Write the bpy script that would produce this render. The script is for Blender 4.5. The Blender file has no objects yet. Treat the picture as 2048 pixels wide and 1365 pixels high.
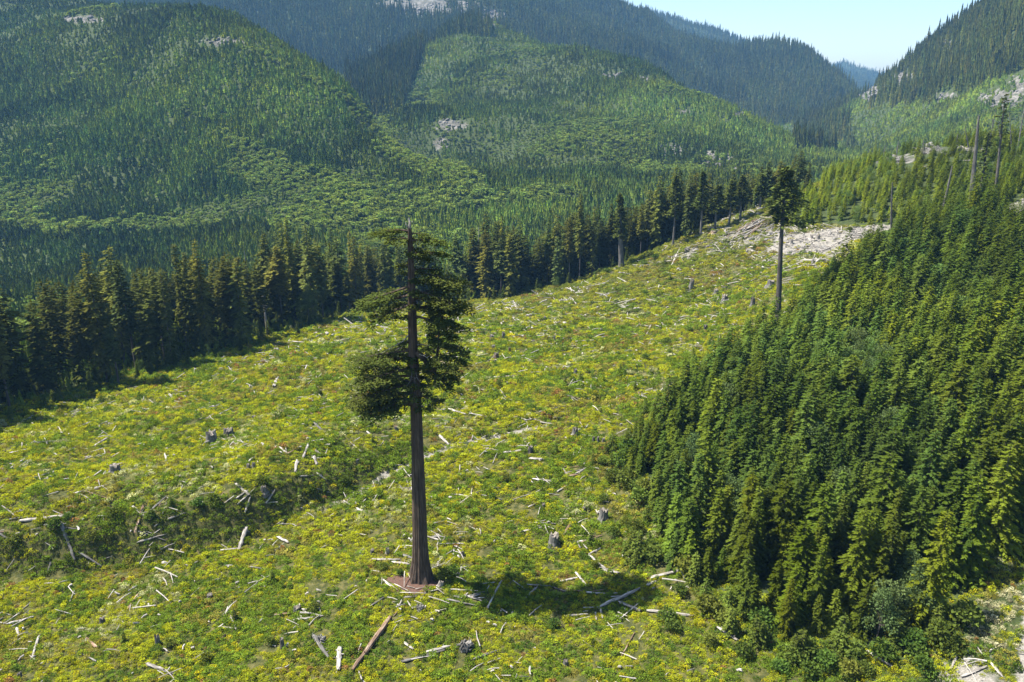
import bpy, math, random
import numpy as np
from mathutils import Vector, Matrix

random.seed(7); rng = np.random.default_rng(7)
R = math.radians
scene = bpy.context.scene
COL = scene.collection

# ------------------------------------------------------------------ camera, light
CAM_H = 86.5; PITCH = R(18.0); LENS = 28.0
cam = bpy.data.objects.new('camera', bpy.data.cameras.new('camera'))
COL.objects.link(cam); scene.camera = cam
cam.location = (0, 0, CAM_H); cam.rotation_euler = (math.pi/2 - PITCH, 0, 0)
cam.data.lens = LENS; cam.data.sensor_width = 36; cam.data.clip_start = 1; cam.data.clip_end = 20000

SUN_EL = R(59); SHADOW = Vector((0.98, -0.16, 0)).normalized()
sun_dir = Vector((-SHADOW.x*math.cos(SUN_EL), -SHADOW.y*math.cos(SUN_EL), math.sin(SUN_EL)))  # towards the sun
sl = bpy.data.lights.new('sun', 'SUN'); sl.energy = 5.0; sl.angle = R(0.53); sl.color = (1.0, 0.95, 0.86)
so = bpy.data.objects.new('sun', sl); COL.objects.link(so)
so.rotation_euler = sun_dir.to_track_quat('Z', 'Y').to_euler(); so.location = (-200, 100, 400)

w = bpy.data.worlds.new('World'); scene.world = w; w.use_nodes = True
nt = w.node_tree; bg = nt.nodes['Background']
sky = nt.nodes.new('ShaderNodeTexSky'); sky.sky_type = 'NISHITA'; sky.sun_disc = False
sky.sun_elevation = SUN_EL; sky.sun_rotation = math.atan2(sun_dir.x, sun_dir.y)
sky.altitude = 200; sky.air_density = 1.0; sky.dust_density = 1.0; sky.ozone_density = 2.0
nt.links.new(sky.outputs[0], bg.inputs[0]); bg.inputs[1].default_value = 0.08
scene.view_settings.view_transform = 'Standard'; scene.view_settings.look = 'None'
scene.view_settings.exposure = 1.6; scene.view_settings.gamma = 1
cy = scene.cycles; DENOISE = True
cy.max_bounces = 4; cy.diffuse_bounces = 2; cy.glossy_bounces = 1; cy.transmission_bounces = 3
cy.volume_bounces = 0; cy.transparent_max_bounces = 4; cy.use_denoising = DENOISE
if DENOISE: cy.denoiser = 'OPENIMAGEDENOISE'; cy.denoising_input_passes = 'RGB_ALBEDO_NORMAL'; cy.denoising_prefilter = 'ACCURATE'
cy.caustics_reflective = False; cy.caustics_refractive = False
HAZE = 0.6e-4

# ------------------------------------------------------------------ noise (numpy)
def _hash(ix, iy, s):
    h = (ix.astype(np.int64)*374761393 + iy.astype(np.int64)*668265263 + s*974711) & 0xffffffff
    h = ((h ^ (h >> 13))*1274126177) & 0xffffffff
    return ((h ^ (h >> 16)) & 0xffff)/65535.0
def vnoise(x, y, s=0):
    x = np.asarray(x, float); y = np.asarray(y, float)
    ix = np.floor(x); iy = np.floor(y); fx = x-ix; fy = y-iy
    fx = fx*fx*fx*(fx*(fx*6-15)+10); fy = fy*fy*fy*(fy*(fy*6-15)+10)
    a = _hash(ix, iy, s); b = _hash(ix+1, iy, s); c = _hash(ix, iy+1, s); d = _hash(ix+1, iy+1, s)
    return (a*(1-fx)+b*fx)*(1-fy)+(c*(1-fx)+d*fx)*fy
def fbm(x, y, s=0, o=4):
    r = 0; a = .5; t = 0
    for k in range(o):
        r = r + a*vnoise(x*2**k+17.3*k, y*2**k-9.1*k, s+k); t += a; a *= .5
    return r/t
def sstep(a, b, x):
    t = np.clip((x-a)/(b-a), 0, 1); return t*t*(3-2*t)

# ------------------------------------------------------------------ sight lines (photo measured in 2048 x 1365)
F = LENS/36*2048; CX, CY = 1024, 682.5; SP, CP = math.sin(PITCH), math.cos(PITCH)
def px_tan(py): return math.tan(PITCH + math.atan((py-CY)/F))
def at_Y(px, py, Y):
    v = (py-CY)/F; return (Y*((px-CX)/F)/(CP-v*SP), Y, CAM_H - Y*px_tan(py))
def at_z(px, py, z): return at_Y(px, py, (CAM_H-z)/px_tan(py))
def project(x, y, z):
    x = np.asarray(x, float); y = np.asarray(y, float); z = np.asarray(z, float)
    d = y*CP + (CAM_H-z)*SP; up = y*SP - (CAM_H-z)*CP
    d = np.where(d < 1, 1, d)
    return CX + F*x/d, CY - F*up/d, d

# ------------------------------------------------------------------ terrain from measured points
C = []
for px, py, z in [(-250,1365,-4),(0,1365,-3),(500,1365,-1.5),(1000,1365,-1),(1400,1300,2),(1700,1330,4),(2040,1300,9),
        (-200,1160,-5),(0,1160,-4.5),(350,1110,-4),(640,1050,-2),(842,1155,0),(1130,1160,-2),(1300,1150,1.5),(1420,1200,3),
        (0,1020,-1),(300,990,-.5),(500,950,-.5),(700,930,-1),(-200,860,-7),(0,850,-7),(300,790,-9),(640,650,-13),(960,605,-20),
        (1240,535,-13),(1050,700,-8),(900,800,-3),(1230,900,2),(1450,600,3),(1556,640,9.6),(1600,520,20),(1700,750,14),
        (2040,900,17),(1900,1150,11)]:
    C.append(at_z(px, py, z))
for px, py, Y in [(1350,485,400),(1500,440,390),(1620,478,345),(1800,455,335),(2020,430,300),(2200,450,290),(1850,302,450),(1950,285,450),(2100,300,440),(1700,345,520),(1640,370,500),
        # left hill
        (-300,450,800),(0,450,800),(300,450,780),(600,420,790),(800,400,830),(900,420,800),(1150,380,850),(1500,345,900),
        (0,300,1000),(0,150,1250),(0,0,1600),(-400,200,1150),(-400,0,1600),(300,300,950),(300,150,1150),(350,32,1450),(480,58,1350),(600,120,1200),
        (720,210,1080),(850,332,930),(550,250,1000),
        # middle hill
        (840,95,1850),(975,45,2000),(1080,95,1850),(1210,115,1700),(1265,118,1640),(1330,145,1550),(1400,190,1450),(1500,240,1350),
        (1600,298,1250),(1690,330,1180),(900,200,1500),(900,300,1180),(1100,200,1450),(1100,300,1120),(1300,250,1250),(1300,320,1040),
        (1450,300,1080),(800,240,1300),(770,310,1100),
        # big back mountain
        (740,205,2100),(780,130,2200),(850,50,2450),(600,100,2300),(500,0,2600),(700,0,2800),(880,10,2600),(1000,-30,3000),
        (1120,-60,3300),(1210,0,3250),(1300,45,3200),(1430,96,3100),(1500,100,3000),(1590,108,2900),(1650,152,2700),(1710,208,2500),
        (1300,100,2800),(1400,170,2500),(1500,225,2300),(1600,250,2200),(1150,60,2700),(1250,110,2450),
        # right mountain
        (1640,262,1900),(1735,195,2150),(1790,152,2000),(1850,108,1850),(1950,42,1650),(2048,-5,1500),(2250,-120,1400),(2600,-200,1400),
        (1750,300,1350),(1850,200,1500),(2040,100,1300),(2040,190,1130),(1900,270,1080),(1700,318,1250),(2400,150,1000),
        # farthest ridges
        (1330,42,4500),(1400,60,4500),(1490,92,4500),(1200,0,4500),(1600,160,4500),(1800,200,4600),
        (1500,140,6300),(1600,140,6300),(1640,131,6300),(1685,128,6300),(1730,148,6300),(1785,156,6300),(1900,190,6300),(2100,190,6300)]:
    C.append(at_Y(px, py, Y))
def behind(px, Y, py, drop):       # hidden back slopes
    x, y, z = at_Y(px, py, Y); C.append((x, y, z-drop))
for px, py, Y, d in [(350,32,1750,70),(480,58,1600,60),(600,120,1420,60),(720,210,1280,60),(850,332,1080,25),
        (975,45,2300,60),(1080,95,2100,90),(1265,118,1950,110),(1400,190,1750,90),(1500,240,1600,70),(1600,298,1450,45),
        (1210,0,3800,120),(1430,96,3700,150),(1590,108,3500,140),(1700,210,3100,80),(1790,152,2500,120),(1950,42,2200,150),(2048,-5,2200,200),
        (1330,42,5300,150),(1490,92,5300,120),(1685,128,7300,150),(1300,0,7300,300),(2100,190,7300,100),(500,0,4500,100),(0,0,2600,50),(0,-50,4500,0),
        (500,0,7000,200),(2300,0,4500,100)]:
    behind(px, Y, py, d)
C += [(-330,300,-30),(-330,430,-45),(-480,560,-62),(-230,560,-58),(-90,520,-48),(0,560,-52),(110,560,-48),(200,640,-35),(330,700,-12),(300,560,8),(420,700,0),
      (-60,-30,-3),(60,-30,2),(200,-30,35),(-200,-30,-12),(200,100,38),(300,200,62),(-250,100,-12),(400,350,85),(0,20,-1),(110,40,15)]
C = np.array(C)
def warp(x, y): return x/(y+150.0)*1.0, np.log(y+150.0)
ca, cb = warp(C[:,0], C[:,1]); n = len(C)
scl = (C[:,1]+150.0)
def U(r2): return np.where(r2 > 1e-12, r2*np.log(np.maximum(r2, 1e-12)), 0)*.5
K = U((ca[:,None]-ca)**2+(cb[:,None]-cb)**2) + np.eye(n)*2e-4
Pm = np.c_[np.ones(n), ca, cb]
A = np.zeros((n+3, n+3)); A[:n,:n] = K; A[:n,n:] = Pm; A[n:,:n] = Pm.T
Wt = np.linalg.solve(A, np.r_[(C[:,2]-CAM_H)/scl, 0, 0, 0])
A0, A1, NA = -1.05, 1.05, 421
B0, B1, NB = math.log(105.0), math.log(7900.0), 660
ga = np.linspace(A0, A1, NA); gb = np.linspace(B0, B1, NB)
GA, GB = np.meshgrid(ga, gb)
Z = np.zeros_like(GA)
for i in range(n): Z += Wt[i]*U((GA-ca[i])**2+(GB-cb[i])**2)
Z += Wt[n]+Wt[n+1]*GA+Wt[n+2]*GB
GY = np.exp(GB)-150; GX = GA*(GY+150)
Z = Z*(GY+150)+CAM_H
# relief: gullies on the hills, hummocks in the clearing
far = sstep(560, 1000, GY)
amp = far*np.clip(GY*.021, 0, 48)
rid = 1-np.abs(2*fbm(GX/330+3, GY/330, 5, 4)-1)
Z += amp*(rid-.72)*1.5 + far*15*(fbm(GX/90, GY/90, 9, 3)-.5)
near = 1-sstep(420, 700, GY)
Z += near*(1.9*(fbm(GX/16, GY/16, 21, 3)-.5) + .8*(fbm(GX/5.5, GY/5.5, 31, 2)-.5))

def bil(G, x, y):
    x = np.asarray(x, float); y = np.asarray(y, float)
    a = np.clip((x/(y+150)-A0)/(A1-A0)*(NA-1), 0, NA-1.001)
    b = np.clip((np.log(np.maximum(y+150, 105.1))-B0)/(B1-B0)*(NB-1), 0, NB-1.001)
    i = a.astype(int); j = b.astype(int); fa = a-i; fb = b-j
    return (G[j,i]*(1-fa)+G[j,i+1]*fa)*(1-fb)+(G[j+1,i]*(1-fa)+G[j+1,i+1]*fa)*fb
def hgt(x, y): return bil(Z, x, y)
def ground_px(px, py, ymax=2500):       # where a sight line meets the ground
    Y = 60.0
    while Y < ymax:
        x, y, z = at_Y(px, py, Y)
        if float(hgt(x, y)) >= z: break
        Y += max(.4, Y*.003)
    for _ in range(12):
        x, y, z = at_Y(px, py, Y); e = float(hgt(x, y))-z
        Y -= e/max(.12, px_tan(py))*.7
        Y = max(Y, 30)
    x, y, z = at_Y(px, py, Y)
    return (x, y)
def line_px(pts): return np.array([ground_px(a, b) for a, b in pts])
def inpoly(P, x, y):
    x = np.asarray(x, float); y = np.asarray(y, float); r = np.zeros(x.shape, bool); m = len(P)
    for i in range(m):
        x0, y0 = P[i]; x1, y1 = P[(i+1) % m]
        c = ((y0 > y) != (y1 > y)) & (x < (x1-x0)*(y-y0)/((y1-y0) if abs(y1-y0) > 1e-9 else 1e-9)+x0)
        r ^= c
    return r
def dline(P, x, y):                 # distance to a polyline and the signed side
    x = np.asarray(x, float); y = np.asarray(y, float)
    D = np.full(x.shape, 1e9); S = np.zeros(x.shape)
    for i in range(len(P)-1):
        ax, ay = P[i]; bx, by = P[i+1]; dx, dy = bx-ax, by-ay; L = dx*dx+dy*dy+1e-9
        t = np.clip(((x-ax)*dx+(y-ay)*dy)/L, 0, 1)
        ex = x-ax-t*dx; ey = y-ay-t*dy; d = np.hypot(ex, ey); m = d < D
        D = np.where(m, d, D); S = np.where(m, np.sign(dx*ey-dy*ex), S)
    return D, S
# old skid road with its bank
PATH = line_px([(-160,1185),(0,1165),(150,1150),(330,1122),(480,1090),(590,1035),(700,992),(790,938),(900,892),(1010,868),(1110,845),(1190,815),(1260,760)])
D, S = dline(PATH, GX, GY)
lft = 1-sstep(-54, -24, GX)
bank = np.where(S > 0, sstep(1.2, 7.5, D)*(1-sstep(16, 48, D)), 0)*(.6+5.4*lft)
Z += bank*(GY < 330)
Z -= (1-sstep(1.0, 3.0, D))*.5*(GY < 330)

CLEAR = line_px([(-240,1365+60),(-260,920),(0,852),(120,812),(250,772),(400,727),(520,694),(620,662),(680,640),(790,620),(900,611),(1000,604),
    (1070,588),(1150,570),(1235,537),(1300,508),(1380,476),(1450,442),(1530,420),(1600,452),(1700,452),(1815,448),(1745,498),(1680,532),
    (1610,590),(1560,650),(1480,690),(1400,735),(1330,800),(1240,880),(1215,930),(1290,975),(1262,1070),(1300,1120),(1420,1165),(1455,1235),
    (1580,1330),(1700,1372),(1700,1425)])
EDGE = line_px([(-330,960),(-150,885),(0,846),(120,808),(250,768),(400,723),(520,690),(620,658),(680,636),(790,616),(900,607),(1000,601),(1070,584),(1150,566),(1235,533),(1300,504),(1380,472),(1450,438),(1515,418),(1560,400),(1600,385)])
YOUNG = np.vstack([line_px([(1530,690),(1480,720),(1400,765),(1335,830),(1245,905),(1235,950),(1300,985),(1285,1080),(1330,1130),(1430,1175),(1470,1245),(1590,1300),(1700,1305),(1830,1270),(1890,1235),(1925,1185),(1965,1120)]),
    np.array([(80,112),(92,128),(145,150),(190,188),(240,229),(270,262)]), np.array([(290,280),(330,380),(330,470),(240,560),(200,520)]),
    line_px([(1640,385),(1600,400),(1560,420),(1570,455),(1650,448),(1815,444),(1830,455),(1760,505),(1690,545),(1630,600),(1590,660)])])
ROAD = np.array([(60,70),(70,84),(77,95),(84,106),(92,120),(102,135),(122,158),(146,188),(172,228),(190,266),(190,292),(198,315),(215,330)])
RUB = line_px([(1870,1345),(1920,1310),(1975,1290),(2048,1310),(2110,1420),(1840,1420)])
PALE = line_px([(1935,1290),(1940,1215),(1975,1195),(2060,1160),(2110,1300),(2048,1310)])
SLASH = line_px([(1330,520),(1400,480),(1500,420),(1545,425),(1620,455),(1720,452),(1815,446),(1770,478),(1700,515),(1640,540),(1560,525),(1480,500),(1400,520)])
GREY1 = line_px([(1560,470),(1640,462),(1760,450),(1810,448),(1730,478),(1650,510),(1580,510),(1535,500)])

# ------------------------------------------------------------------ materials
def mat(name):
    m = bpy.data.materials.new(name); m.use_nodes = True
    return m, m.node_tree.nodes, m.node_tree.links, m.node_tree.nodes['Principled BSDF']
def ramp(N, stops):
    r = N.new('ShaderNodeValToRGB'); el = r.color_ramp.elements
    while len(el) < len(stops): el.new(.5)
    for e, (p, c) in zip(el, stops): e.position = p; e.color = (*c, 1) if len(c) == 3 else c
    return r
def noise(N, Lk, scale, detail=4, rough=.55, vec=None, dist=0):
    t = N.new('ShaderNodeTexNoise'); t.inputs['Scale'].default_value = scale; t.inputs['Detail'].default_value = detail
    t.inputs['Roughness'].default_value = rough; t.inputs['Distortion'].default_value = dist
    if vec is not None: Lk.new(vec, t.inputs['Vector'])
    return t
def foliage(name, base, var=.35, instanced=False, trans=.3, twig=None):
    """needles or leaves: diffuse with some light through; colour varies leaf by leaf and tree by tree"""
    m, N, Lk, P = mat(name)
    geo = N.new('ShaderNodeNewGeometry'); oi = N.new('ShaderNodeObjectInfo')
    hs = N.new('ShaderNodeHueSaturation'); hs.inputs['Color'].default_value = (*base, 1)
    # leaf-by-leaf value
    mr = N.new('ShaderNodeMapRange'); mr.inputs['To Min'].default_value = 1-var; mr.inputs['To Max'].default_value = 1+var
    Lk.new(geo.outputs['Random Per Island'], mr.inputs['Value']); Lk.new(mr.outputs[0], hs.inputs['Value'])
    mh = N.new('ShaderNodeMapRange'); mh.inputs['To Min'].default_value = .485; mh.inputs['To Max'].default_value = .515
    Lk.new(oi.outputs['Random'], mh.inputs['Value']); Lk.new(mh.outputs[0], hs.inputs['Hue'])
    mx = N.new('ShaderNodeMix'); mx.data_type = 'RGBA'; mx.blend_type = 'MULTIPLY'; mx.inputs['Factor'].default_value = 1
    Lk.new(hs.outputs[0], mx.inputs['A'])
    if instanced:
        at = N.new('ShaderNodeAttribute'); at.attribute_type = 'INSTANCER'; at.attribute_name = 'tint'
        Lk.new(at.outputs['Color'], mx.inputs['B'])
    else: Lk.new(oi.outputs['Color'], mx.inputs['B'])
    df = N.new('ShaderNodeBsdfDiffuse'); tr = N.new('ShaderNodeBsdfTranslucent'); ms = N.new('ShaderNodeMixShader'); ms.inputs[0].default_value = trans
    g = N.new('ShaderNodeMix'); g.data_type = 'RGBA'; g.blend_type = 'MULTIPLY'; g.inputs['Factor'].default_value = 1
    g.inputs['B'].default_value = (1.25, 1.15, .6, 1); Lk.new(mx.outputs['Result'], g.inputs['A'])
    Lk.new(mx.outputs['Result'], df.inputs['Color']); Lk.new(g.outputs['Result'], tr.inputs['Color'])
    Lk.new(df.outputs[0], ms.inputs[1]); Lk.new(tr.outputs[0], ms.inputs[2])
    Lk.new(ms.outputs[0], N['Material Output'].inputs['Surface']); N.remove(P)
    return m
def woodm(name, c0, c1, c2, zscale=.15, sc=3.0, bump=.4, rand=True):
    m, N, Lk, P = mat(name)
    tc = N.new('ShaderNodeTexCoord'); mp = N.new('ShaderNodeMapping'); mp.inputs['Scale'].default_value = (1, 1, zscale)
    Lk.new(tc.outputs['Object'], mp.inputs['Vector'])
    n1 = noise(N, Lk, sc, 6, .65, mp.outputs[0], .6); n2 = noise(N, Lk, .35, 3, .6, tc.outputs['Object'])
    r = ramp(N, [(.3, c0), (.52, c1), (.72, c2)]); Lk.new(n1.outputs[0], r.inputs[0])
    hs = N.new('ShaderNodeHueSaturation'); Lk.new(r.outputs[0], hs.inputs['Color'])
    mr = N.new('ShaderNodeMapRange'); mr.inputs['From Min'].default_value = .3; mr.inputs['From Max'].default_value = .7
    mr.inputs['To Min'].default_value = .65; mr.inputs['To Max'].default_value = 1.15; Lk.new(n2.outputs[0], mr.inputs['Value'])
    if rand:
        oi = N.new('ShaderNodeObjectInfo'); m2 = N.new('ShaderNodeMapRange'); m2.inputs['To Min'].default_value = .62; m2.inputs['To Max'].default_value = 1.12
        Lk.new(oi.outputs['Random'], m2.inputs['Value']); mm = N.new('ShaderNodeMath'); mm.operation = 'MULTIPLY'
        Lk.new(mr.outputs[0], mm.inputs[0]); Lk.new(m2.outputs[0], mm.inputs[1]); Lk.new(mm.outputs[0], hs.inputs['Value'])
    else: Lk.new(mr.outputs[0], hs.inputs['Value'])
    Lk.new(hs.outputs[0], P.inputs['Base Color']); P.inputs['Roughness'].default_value = .85; P.inputs['Specular IOR Level'].default_value = .2
    b = N.new('ShaderNodeBump'); b.inputs['Strength'].default_value = bump; b.inputs['Distance'].default_value = .15
    Lk.new(n1.outputs[0], b.inputs['Height']); Lk.new(b.outputs[0], P.inputs['Normal'])
    return m
M_BARK = woodm('fir_bark', (.026,.018,.013), (.080,.056,.040), (.17,.125,.09), .07, 2.6, .9, False)
M_TRUNK = woodm('conifer_bark', (.05,.042,.035), (.11,.095,.08), (.2,.18,.16), .1, 2.0, .4)
M_DEAD = woodm('bleached_wood', (.09,.075,.06), (.33,.30,.26), (.58,.55,.49), .14, 4.0, .6)
M_GREYW = woodm('weathered_grey_wood', (.06,.055,.05), (.15,.14,.125), (.28,.265,.24), .12, 3.0, .5)
M_BROWNW = woodm('brown_rotten_wood', (.07,.04,.025), (.20,.13,.085), (.40,.32,.24), .15, 2.6, .5)
M_CUT = woodm('cut_wood_face', (.12,.10,.08), (.24,.21,.17), (.36,.32,.27), 1, 5.0, .3)
M_NEEDLE = foliage('fir_needles', (.075,.095,.020), .35, False, .25)
M_MATURE = foliage('mature_conifer_needles', (.105,.13,.032), .35, False, .22)
M_YOUNG = foliage('young_conifer_needles', (.100,.130,.022), .3, False, .3)
M_BUSH = foliage('shrub_leaves', (.125,.155,.03), .35, False, .35)
M_IYOUNG = foliage('young_forest_needles', (.100,.130,.022), .3, True, .3)
M_IALDER = foliage('alder_leaves', (.13,.19,.05), .3, True, .35)
M_IGROUND = foliage('ground_cover_leaves', (1, 1, 1), .35, True, .35)
M_IWOOD = woodm('debris_wood', (.25,.22,.19), (.45,.41,.36), (.62,.58,.52), .15, 4.0, .3)

def terrain_mat():
    m, N, Lk, P = mat('ground_soil_and_moss')
    tc = N.new('ShaderNodeTexCoord'); o = tc.outputs['Object']
    a = N.new('ShaderNodeAttribute'); a.attribute_name = 'zone'    # r: clearing, g: gravel, b: rock on the hills
    sep = N.new('ShaderNodeSeparateColor'); Lk.new(a.outputs['Color'], sep.inputs[0])
    n1 = noise(N, Lk, .9, 6, .65, o); n2 = noise(N, Lk, .06, 4, .6, o); n3 = noise(N, Lk, 3.5, 5, .7, o); n4 = noise(N, Lk, .08, 6, .75, o)
    forest = ramp(N, [(.3, (.020,.028,.010)), (.55, (.045,.060,.020)), (.75, (.075,.085,.03))]); Lk.new(n1.outputs[0], forest.inputs[0])
    clear = ramp(N, [(.28, (.018,.022,.008)), (.45, (.045,.050,.014)), (.58, (.085,.080,.025)), (.72, (.14,.115,.055)), (.85, (.22,.18,.12))]); Lk.new(n1.outputs[0], clear.inputs[0])
    grav = ramp(N, [(.3, (.10,.095,.075)), (.5, (.19,.175,.15)), (.7, (.30,.285,.25))]); Lk.new(n3.outputs[0], grav.inputs[0])
    rock = ramp(N, [(.35, (.035,.04,.03)), (.5, (.09,.085,.07)), (.62, (.18,.168,.15))]); Lk.new(n4.outputs[0], rock.inputs[0])
    def mx(f, A_, B_):
        x = N.new('ShaderNodeMix'); x.data_type = 'RGBA'; Lk.new(f, x.inputs['Factor']); Lk.new(A_, x.inputs['A']); Lk.new(B_, x.inputs['B']); return x.outputs['Result']
    def edge(f, nz, k=.5):
        s = N.new('ShaderNodeMath'); s.operation = 'MULTIPLY_ADD'; Lk.new(nz, s.inputs[0]); s.inputs[1].default_value = k; s.inputs[2].default_value = -k/2
        t = N.new('ShaderNodeMath'); t.operation = 'ADD'; Lk.new(f, t.inputs[0]); Lk.new(s.outputs[0], t.inputs[1])
        r = N.new('ShaderNodeMapRange'); r.inputs['From Min'].default_value = .35; r.inputs['From Max'].default_value = .65; Lk.new(t.outputs[0], r.inputs['Value']); return r.outputs[0]
    c = mx(edge(sep.outputs['Red'], n2.outputs[0]), forest.outputs[0], clear.outputs[0])
    c = mx(edge(sep.outputs['Green'], n1.outputs[0], 1.3), c, grav.outputs[0])
    c = mx(edge(sep.outputs['Blue'], n4.outputs[0], 1.3), c, rock.outputs[0])
    Lk.new(c, P.inputs['Base Color']); P.inputs['Roughness'].default_value = .95; P.inputs['Specular IOR Level'].default_value = .1
    b = N.new('ShaderNodeBump'); b.inputs['Strength'].default_value = .7; b.inputs['Distance'].default_value = .5
    Lk.new(n1.outputs[0], b.inputs['Height']); Lk.new(b.outputs[0], P.inputs['Normal'])
    return m
# ------------------------------------------------------------------ mesh helpers
def mk_mesh(name, V, Fc, mats, mi=None, smooth=False):
    me = bpy.data.meshes.new(name)
    V = np.asarray(V, np.float32)
    if isinstance(Fc, np.ndarray):
        k = Fc.shape[1]; me.vertices.add(len(V)); me.vertices.foreach_set('co', V.ravel())
        me.loops.add(Fc.size); me.loops.foreach_set('vertex_index', Fc.astype(np.int32).ravel())
        me.polygons.add(len(Fc)); me.polygons.foreach_set('loop_start', np.arange(0, Fc.size, k, dtype=np.int32))
        me.update(calc_edges=True)
    else:
        me.from_pydata(V.tolist(), [], Fc); me.update()
    for m in (mats if isinstance(mats, (list, tuple)) else [mats]): me.materials.append(m)
    if mi is not None: me.polygons.foreach_set('material_index', np.asarray(mi, np.int32))
    if smooth: me.polygons.foreach_set('use_smooth', np.ones(len(me.polygons), bool))
    return me
def link(name, data, parent=None, loc=None, rot=None, scale=None):
    o = bpy.data.objects.new(name, data); COL.objects.link(o)
    if parent: o.parent = parent
    if loc is not None: o.location = loc
    if rot is not None: o.rotation_euler = rot
    if scale is not None: o.scale = scale if hasattr(scale, '__len__') else (scale,)*3
    return o
def tag(o, label=None, cat=None, group=None, kind=None):
    if label: o['label'] = label
    if cat: o['category'] = cat
    if group: o['group'] = group
    if kind: o['kind'] = kind
    return o
class MB:
    def __init__(s): s.V = []; s.F = []; s.M = []
    def tube(s, pts, rad, seg=7, mi=0, cap=True, wob=0, seed=0, cut=None):
        r_ = random.Random(seed); base = len(s.V); pts = [Vector(p) for p in pts]; m = len(pts)
        up = None; ph = [r_.uniform(.85, 1.15) if wob else 1 for _ in range(seg)]
        for i, p in enumerate(pts):
            t = (pts[min(i+1, m-1)]-pts[max(i-1, 0)]).normalized()
            if up is None: up = t.orthogonal().normalized()
            up = (up - t*up.dot(t)).normalized(); sd = t.cross(up)
            for k in range(seg):
                a = 2*math.pi*k/seg
                q = rad[i]*(1+(ph[k]-1)*wob*3 + (r_.uniform(-wob, wob) if wob else 0))
                s.V.append(p+(up*math.cos(a)+sd*math.sin(a))*q + (t*r_.uniform(-1, 1)*rad[i]*cut if cut and i in (0, m-1) else Vector()))
        for i in range(m-1):
            for k in range(seg):
                a = base+i*seg+k; b = base+i*seg+(k+1) % seg
                s.F.append((a, b, b+seg, a+seg)); s.M.append(mi)
        if cap:
            s.F.append(tuple(base+k for k in reversed(range(seg)))); s.M.append(mi)
            s.F.append(tuple(base+(m-1)*seg+k for k in range(seg))); s.M.append(mi)
    def kite(s, p, d, side, L, Wd, mi=0):
        b = len(s.V); s.V += [p, p+d*L*.45+side*Wd*.5, p+d*L, p+d*L*.45-side*Wd*.5]
        s.F.append((b, b+1, b+2, b+3)); s.M.append(mi)
    def mesh(s, name, mats, smooth=False): return mk_mesh(name, [tuple(v) for v in s.V], s.F, mats, s.M, smooth)

# ------------------------------------------------------------------ plants
def conifer(seed, H, Rad, nb, base=.08, spray=.5, droop=.25, irr=.2, top_pow=.85, trunk_r=None, mN=None, mT=None, sprays=14, bare_gap=0, flat=0, bulge=0):
    r = random.Random(seed); tr = MB(); cr = MB()
    trunk_r = trunk_r or H*.011
    lean = Vector((r.uniform(-.015, .015), r.uniform(-.015, .015), 0))*H
    ax = lambda t: Vector((lean.x*t*t, lean.y*t*t, H*t))
    tr.tube([ax(t) for t in (0, .02, .1, .35, .65, .9, .985)], [trunk_r*q for q in (1.5, 1.15, 1, .8, .5, .2, .03)], 7, 0, True, .04, seed)
    az = r.uniform(0, 6)
    lob = [(r.uniform(0, 6.28), r.uniform(base, 1), r.uniform(-irr, irr)*1.6) for _ in range(6)]
    for i in range(nb):
        u = (i+r.random())/nb; t = base+(1-base)*u**1.0*.985
        az += 2.4+r.uniform(-.5, .5)
        prof = (1-t)/(1-base)
        L = Rad*(prof**top_pow)*(1+bulge*math.sin(math.pi*prof))*r.uniform(1-irr, 1+irr)+Rad*.06
        if base > .2: L *= min(1, .45+(t-base)*4)
        for la, lt, lv in lob: L *= 1+lv*max(0, math.cos(az-la))*math.exp(-((t-lt)*6)**2)
        if bare_gap and r.random() < bare_gap: continue
        rise = (.35*(t-.6) - droop*(1-t)) if not flat else r.uniform(-.15, .12)
        d = Vector((math.cos(az), math.sin(az), rise)).normalized(); side = Vector((-math.sin(az), math.cos(az), 0))
        p0 = ax(t); n_ = max(3, int(sprays*(L/Rad)**.7))
        tr.tube([p0, p0+d*L*.7-Vector((0, 0, .06*L))], [trunk_r*.16*(1-t)+.015, .008], 3, 0, False)
        for k in range(n_):
            s = .12+.88*(k+r.random())/n_
            c = p0+d*L*s-Vector((0, 0, droop*L*s*s*.55))
            sgn = -1 if k % 2 else 1
            ang = r.uniform(.5, 1.15)*sgn
            dd = (d*math.cos(ang)+side*math.sin(ang)+Vector((0, 0, r.uniform(-.4, .15)))).normalized()
            l = spray*r.uniform(.7, 1.3)*(1.15-.5*s)*(.55+.6*L/Rad)
            sd = dd.cross(Vector((r.uniform(-.5, .5), r.uniform(-.5, .5), 1))).normalized()
            cr.kite(c, dd, sd, l, l*.55)
        c = p0+d*L*.86-Vector((0, 0, droop*L*.45)); cr.kite(c, (d-Vector((0, 0, .2))).normalized(), side, spray*.8, spray*.4)
    for k in range(5):
        a = r.uniform(0, 6.28); cr.kite(ax(.94+.01*k), Vector((math.cos(a)*.35, math.sin(a)*.35, 1)).normalized(), Vector((-math.sin(a), math.cos(a), 0)), spray*.9, spray*.35)
    return tr.mesh('trunk', mT or M_TRUNK), cr.mesh('crown', mN)
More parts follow.
